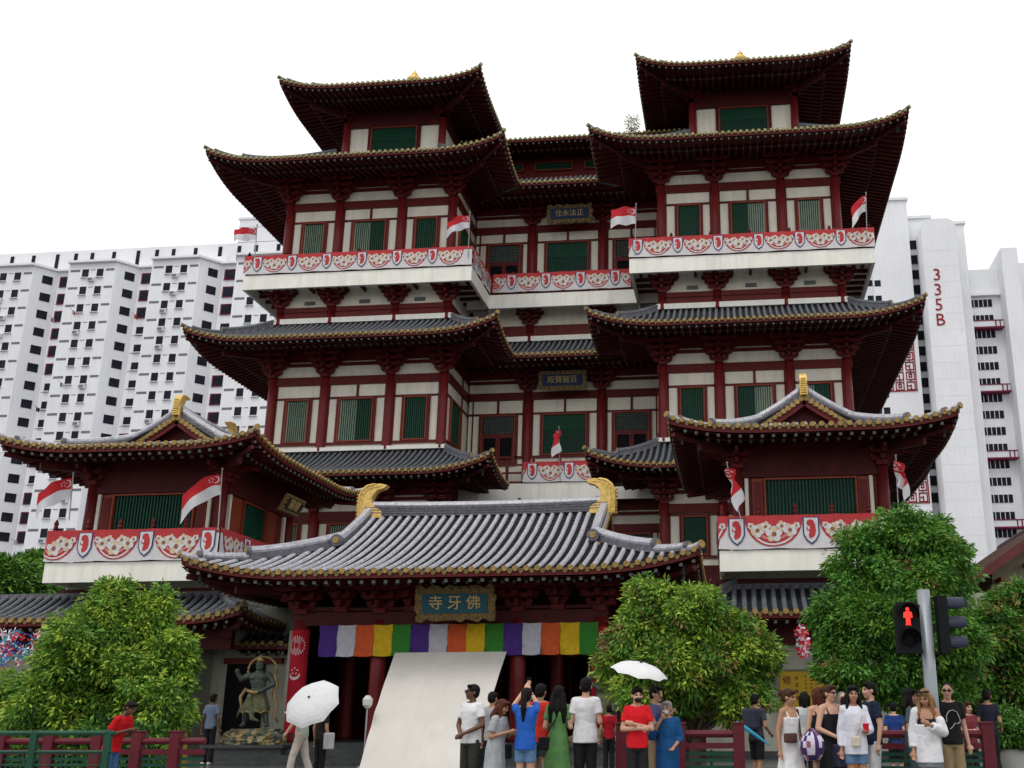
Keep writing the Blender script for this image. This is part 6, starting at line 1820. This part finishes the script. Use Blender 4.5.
o = MB(); o.box(-.15,.15,.10,.30,1.05,1.45); o = o.build('backpack', [cloth((.035,.04,.06))], None, bevel=.05); o.data.transform(p_['T']); tag(recenter(o), 'dark backpack on the person behind the railing end', 'backpack')
# right-hand group
person('woman in a white strap dress with a brown belt bag, looking right', 788, 689, 14.3, 42, 'down', ('brown','bun'), 'tan', ('maxi', W_, {'hem':.2,'flare':.15}), None, head=(20,.15), extra=(('bag',-.11,-.12,.97,.22,.07,.13,(.10,.05,.04),'brown bag worn across the waist of the white dress'),('strap',[(.1,-.12,1.05),(.11,-.06,1.42),(.02,.1,1.3)],(.06,.03,.03))))
person('person with dark hair and a pale shirt just behind the white dress', 804, 692, 16.6, 180, 'down', ('black','bob'), 'tan', ('tee', (.45,.50,.50)), ('trousers', BK_))
person('woman with auburn bob and bare shoulders behind the black dress', 818, 688, 15.3, 200, 'down', ('auburn','bob'), 'fair', ('tank', (.02,.02,.025), {'hem':.9}), ('skirt', BK_))
person('woman in a black strap dress and sunglasses with clasped hands', 829, 685, 14.4, 32, 'clasp', ('brown','bun'), 'fair', ('maxi', BK_, {'hem':.12,'flare':.12}), None, head=(15,0), slim=1.1, extra=(('glasses',),('bag',.02,-.20,.62,.26,.14,.30,(.03,.03,.06),'dark plastic carrier bag held in front of the black dress')))
o = MB(); o.lathe([(.03,-.2),(.09,-.19),(.14,-.12),(.165,-.03),(.16,.05),(.12,.12),(.06,.17),(.025,.21)], (0,0,0), 18)
rp2 = random.Random(4); o.m = [rp2.choice((0,0,1,2)) for _ in o.m]
bq = at(812, 745, 14.05); oo = o.build('patterned_bag', [cloth((.05,.03,.12)), cloth((.55,.5,.6)), cloth((.25,.08,.15))], None, smooth=True); oo.location = (bq.x, 14.05, bq.z); tag(oo, 'purple and white patterned bag between the white and black dresses', 'bag')
person('bald man with glasses glimpsed between the black dress and the white blouse', 842, 692, 16.8, 10, 'down', ('grey','crop'), 'fair', ('tee', (.5,.5,.5)), ('trousers', BK_), extra=(('glasses',),))
person('woman in a white blouse and denim shorts holding a red cup', 852, 686, 14.2, 6, [((.21,.03,1.11),(.22,-.03,.86)),((.23,-.02,1.12),(.12,-.22,1.10))], ('black','long'), 'tan', ('shirt', (.62,.63,.72), {'hem':.80,'loose':.02,'sleeve':1.}), ('shorts', JEAN), extra=(('bag',-.03,-.19,.90,.12,.05,.14,(.55,.5,.42),'small cream pouch at the waist of the white blouse'),('strap',[(-.03,-.17,1.03),(.08,-.12,1.3),(.11,.0,1.44)],(.5,.45,.4))))
cq = at(866, 729, 13.95); o = MB(); o.lathe([(.028,0),(.034,.04),(.042,.12),(.045,.13),(.01,.132)], (0,0,0), 16); oo = o.build('cup', [mat('red_cup', (.55,.01,.02), .4, .05)], None, smooth=True); oo.location = cq-Vector((0,0,.06)); tag(oo, 'red cup held by the woman in the white blouse', 'cup')
person('tall man in a navy t-shirt and white trousers looking left, with a black waist bag', 869, 682, 15.0, -72, 'down', ('black','short'), 'fair', ('tee', NAVY, {'loose':.012}), ('trousers', W_), extra=(('bag',.0,-.17,.86,.30,.10,.14,BK_,'black waist bag on the man in navy'),))
person('person in a bright blue t-shirt bending away behind the maroon rail', 893, 702, 17.6, 175, 'hold', ('black','short'), 'fair', ('tee', (.015,.04,.17)), ('bermuda', BK_), lean=.25)
person('person in orange trousers standing behind the white blouse', 845, 697, 15.6, 170, 'down', ('black','short'), 'tan', ('tee', BK_), ('wide', (.60,.20,.02)), group=None)
person('dark-haired woman in a grey-green top just left of the open white shirt', 909, 689, 15.0, 75, 'hold', ('black','long'), 'tan', ('tee', (.06,.09,.10)), ('trousers', (.05,.08,.09)))
person('woman in an open white shirt with sunglasses on her head, looking down at her hands', 924, 688.5, 14.0, -8, [((.22,.03,1.11),(.22,-.04,.87)),((.24,-.04,1.12),(.03,-.22,1.22))], ('blond','long'), 'tan', ('shirt', (.64,.64,.68), {'hem':.72,'loose':.03,'sleeve':.95,'off':1}), ('skirt', (.16,.18,.20)), head=(-22,.45), extra=(('headshades',),))
person('man in a black t-shirt with a white outline print, khaki shorts and sunglasses', 946, 683, 15.3, 12, 'down', ('black','crop'), 'fair', ('tee', (.012,.012,.014), {'loose':.015}), ('bermuda', (.27,.20,.11)), head=(-25,0), slim=1.12, extra=(('glasses',),('print',)))
person('small person in dark clothes behind the rail, right of the man in black', 967, 702, 17.8, 20, 'hold', ('brown','bob'), 'fair', ('tee', (.16,.03,.04)), ('trousers', BK_))
person('person in dark clothes carrying a white bottle near the right edge', 986, 690, 19.0, 160, 'carry', ('black','short'), 'tan', ('tee', (.02,.02,.035)), ('trousers', BK_), extra=(('bag',.26,0,.80,.2,.1,.26,BK_,'black tote bag carried near the right edge'),))
# left side
person('man in a red football shirt and denim shorts looking down by the green barrier', 117, 704, 15.6, 80, 'phone_right', ('black','short'), 'brown', ('tee', (.50,.01,.015), {'hem':.84,'loose':.02}), ('bermuda', (.05,.12,.26)), head=(0,.5), lean=.42, h=1.53)
person('man in a grey-blue t-shirt and black trousers seen from behind, facing the wall', 214, 694, 25.0, 178, 'down', ('black','short'), 'brown', ('tee', (.11,.15,.20)), ('trousers', BK_), shoes='white')
person('person in an ochre wrap half hidden by the fence post', 184, 705, 20.5, 215, 'down', ('black','bun'), 'brown', ('maxi', (.30,.20,.04), {'hem':.15,'flare':.08,'sleeve':.5}), None, extra=(('bag',.12,.2,.85,.26,.12,.3,(.30,.05,.08),'pink bag carried by the person in ochre'),))
u2 = person('person in white trousers and pale green top striding left under a white umbrella', 305, 697, 18.2, -80, [((.22,-.05,1.13),(.10,-.24,1.24)),((.24,-.10,1.12),(.24,-.22,.93))], ('black','short'), 'fair', ('tee', (.42,.50,.40)), ('trousers', (.52,.46,.40)), stride=.20, h=1.64, ground=.22)
person('person in black with a translucent white bag behind the umbrella', 324, 700, 18.9, 150, 'down', ('brown','short'), 'tan', ('tee', (.018,.014,.014)), ('trousers', BK_), extra=(('bag',-.27,0,.68,.24,.12,.34,(.45,.45,.47),'white translucent bag held by the person in black'),))
person('person in a red top deep in the shade at the right porch steps', 609, 705, 21.5, 190, 'down', ('black','short'), 'tan', ('tee', (.35,.01,.02)), ('trousers', BK_))

# ------------------------------------------------------------ umbrellas
def umbrella(c, r, axis, hand, label, col, flat=.34, closed=False):
    c = Vector(c); ax = Vector(axis).normalized(); q = ax.to_track_quat('Z','Y').to_matrix().to_4x4()
    e = empty('umbrella', c, label, 'umbrella')
    T = Matrix.Translation(c)@q
    mb = MB(); n = 8; m = 6; k = 4
    rows = []
    for i in range(m+1):
        t = i/m*1.12; rr = r*math.sin(t)/math.sin(1.12); z = r*flat*(math.cos(t)-1)/(1-math.cos(1.12))
        row = []
        for j in range(n*k):
            a = 2*PI*j/(n*k); w = abs(((j % k)/k)-.5)*2   # 1 at rib, 0 at the middle of a panel
            f = 1-.075*(1-w**2)*(i/m)
            row.append((rr*f*math.cos(a), rr*f*math.sin(a), z+.02*(1-w)*(i/m)))
        rows.append(row)
    o = 0; V = [v for r_ in rows for v in r_]; nk = n*k
    F = [(i*nk+j, i*nk+(j+1)%nk, (i+1)*nk+(j+1)%nk, (i+1)*nk+j) for i in range(m) for j in range(nk)]
    mb.add(V, F); o = mb.build('canopy', [mat('umbrella_fabric', col, .6, .04, 3, trans=.12)], e); o.data.transform(T)
    sol = o.modifiers.new('s', 'SOLIDIFY'); sol.thickness = .003
    mb = MB()
    for j in range(n):
        a = 2*PI*j/n; mb.tube([(rows[i][j*k][0], rows[i][j*k][1], rows[i][j*k][2]-.012) for i in range(m+1)], .004, 4)
    mb.build('ribs', [IRON], e).data.transform(T)
    mb = MB(); mb.tube([c+ax*.05, c-ax*.05, Vector(hand)], .009, 6); mb.lathe([(.012,.0),(.02,.01),(.008,.04)], c, 8); mb.build('shaft', [IRON], e)
    return e
UW = (.68,.68,.70)
uc = at(309, 698, 17.5)
umbrella(uc, .50, (-.12,-.80,.58), u2['hand'][-1], 'open white umbrella held towards the camera near the statue', UW)
uc = at(641, 663, 14.8)
umbrella(uc+Vector((0,0,.0)), .42, (.22,-.18,.95), u1['hand'][-1], 'white parasol tilted over the man in red by the railing', (.75,.75,.76), flat=.36)
# folded blue umbrella
a, b = at(757, 692+30, 17.0), at(767, 742, 17.0)
a, b = at(744, 727, 17.2), at(768, 744, 17.2)
mb = MB(); mb.tube([a+Vector((-.12,0,.09)), a, a.lerp(b,.5), b, b+(b-a)*.12], [.01,.035,.03,.012,.006], 10); tag(recenter(mb.build('folded_umbrella', [cloth((.05,.30,.50))], smooth=True)), 'folded light blue umbrella sticking out behind the railing end', 'umbrella')
# incense stand in the porch
c = at(366, 727, 24.0); root = empty('lantern_stand', (c.x, 24, .22), 'thin white stand inside the dark porch behind the umbrella', 'stand')
mb = MB(); mb.tube([(c.x,24,.24),(c.x,24,1.55)], .02, 8); mb.lathe([(.14,.22),(.14,.25),(.03,.27)], (c.x,24,0), 14); mb.build('pole', [POLE], root)
mb = MB(); mb.lathe([(.05,1.55),(.11,1.62),(.12,1.75),(.05,1.84)], (c.x,24,0), 12); mb.build('shade', [SHW], root)

# ------------------------------------------------------------ guardian statue
BRZ = mat('verdigris_bronze', (.06,.078,.066), .5, .45, 9, .6, 25, metal=.25); OCH = mat('gilt_rock', (.20,.155,.075), .6, .65, 7, .5, 12)
OCG = mat('worn_gilt_edge', (.27,.19,.08), .5, .45, 12, metal=.2)
def statue(px, label, mirror=1):
    c = at(px, 740, 26.0); X = c.x; z0 = .72
    root = empty('guardian_statue', (X, 25.6, .22), label, 'statue')
    mb = MB(); mb.box(X-1.0, X+1.0, 25.0, 26.2, .2, .62); mb.box(X-1.06, X+1.06, 24.94, 26.2, .62, .70); mb.build('plinth', [STONE], root)
    # rock
    bm = bmesh.new(); bmesh.ops.create_icosphere(bm, subdivisions=5, radius=1)
    for v in bm.verts:
        p = v.co.copy(); n_ = noise.noise(p*3.1)*.22+noise.noise(p*7.3)*.13+abs(noise.noise(p*13))*.07
        s = 1+n_; v.co = Vector((p.x*.82*s, p.y*.5*s, p.z*.42*s)); 
        if v.co.z < -.02: v.co.z = -.02; 
        if v.co.z > .36: v.co.z = .36+.2*(v.co.z-.36)
    me = bpy.data.meshes.new('rock'); bm.to_mesh(me); bm.free(); me.materials.append(OCH); me.materials.append(BRZ)
    for p in me.polygons: p.material_index = 1 if noise.noise(p.center*6) > .12 else 0; p.use_smooth = False
    me.transform(Matrix.Translation((X, 25.6, .70))); o = bpy.data.objects.new('rock', me); C.objects.link(o); setp(o, root)
    T = Matrix.Translation((X, 25.55, 1.10))@Matrix.Rotation(math.radians(8),4,'Z')@Matrix.Diagonal((mirror*1.0,1.0,1.0,1))
    B = Body()
    B.ell((0,-.02,1.52),(.10,.11,.125)); B.ell((0,-.10,1.50),(.03,.03,.03)); B.ell((0,-.06,1.45),(.075,.07,.06)); B.ell((0,.0,1.66),(.05,.05,.07))
    B.ell((0,-.09,1.56),(.08,.03,.02)); B.cap((0,0,1.28),(0,-.01,1.45),.08,.075)
    B.loft([(0,0,.78,.17,.13),(.02,0,.88,.2,.15),(.02,0,.98,.18,.15),(0,-.02,1.1,.20,.15),(0,0,1.22,.25,.16),(0,0,1.32,.2,.13),(0,.01,1.38,.1,.08)])
    for s in (-1,1): B.ell((s*.1,-.11,1.22),(.1,.06,.07))
    for q in range(3): 
        for s in (-1,1): B.ell((s*.05,-.13,1.08-q*.075),(.045,.035,.035))
    B.cap((-.25,0,1.27),(-.42,-.05,1.18),.09,.075); B.cap((-.42,-.05,1.18),(-.5,-.12,1.32),.07,.055); B.ell((-.51,-.14,1.38),(.06,.06,.065))
    B.cap((.25,0,1.27),(.40,-.02,1.06),.09,.07); B.cap((.40,-.02,1.06),(.16,-.2,.90),.07,.05); B.ell((.13,-.22,.88),(.065,.05,.05))
    for s, kx, ky, ax_ in ((-1,-.2,-.1,-.26),(1,.22,-.03,.30)):
        B.cap((s*.1,0,.8),(kx,ky,.42),.13,.095); B.cap((kx,ky,.42),(ax_,0,.08),.09,.06); B.ell((ax_+s*.02,-.06,.05),(.065,.13,.05))
    B.finish('body', [BRZ], .014, root, T, 3)
    B = Body(); B.loft([(-.02,0,.36,.34,.22),(0,0,.5,.33,.22),(0,0,.66,.28,.2),(0,0,.8,.22,.17),(0,0,.92,.2,.16)], 36, 8, -.09)
    B.cap((-.12,-.2,.75),(0,-.24,.22),.07,.06); B.cap((0,-.24,.22),(.14,-.2,.16),.05,.03)
    B.finish('skirt', [mat('bronze_cloth', (.11,.115,.06), .55, .4, 8, .4, 20, metal=.2)], .014, root, T, 2)
    mb = MB()
    mb.tube([(.04+.36*math.cos(a), .1, 1.40+.34*math.sin(a)) for a in [-.35+(PI+.7)*k/24 for k in range(25)]], [.022+.012*abs(math.sin(k*.8)) for k in range(25)], 7)
    mb.tube([(.37,.05,1.3),(.46,0,1.05),(.40,.02,.8),(.52,0,.55),(.48,-.03,.3),(.58,0,.12)], [.05,.05,.045,.045,.04,.02], 7)
    mb.tube([(-.3,.05,.95),(-.42,0,.75),(-.36,.0,.5),(-.46,0,.25)], [.05,.04,.04,.02], 7)
    mb.tube([(-.22,-.13,.9),(0,-.22,.84),(.22,-.13,.9)], .04, 8); mb.tube([(-.33*math.cos(a), -.22*math.sin(a), .38+.03*math.sin(a*8)) for a in [2*PI*k/30 for k in range(31)]], .022, 6)
    mb.lathe([(.08,1.62),(.10,1.66),(.05,1.72),(.02,1.78)], (0,-.01,0), 10)
    o = mb.build('scarf', [OCG], root, smooth=True); o.data.transform(T)
statue(261, 'green bronze guardian statue on a gilded rock left of the porch'); statue(607, 'guardian statue mostly hidden by the round tree, right of the porch', -1)

bpy.data.scenes.remove(TMP)
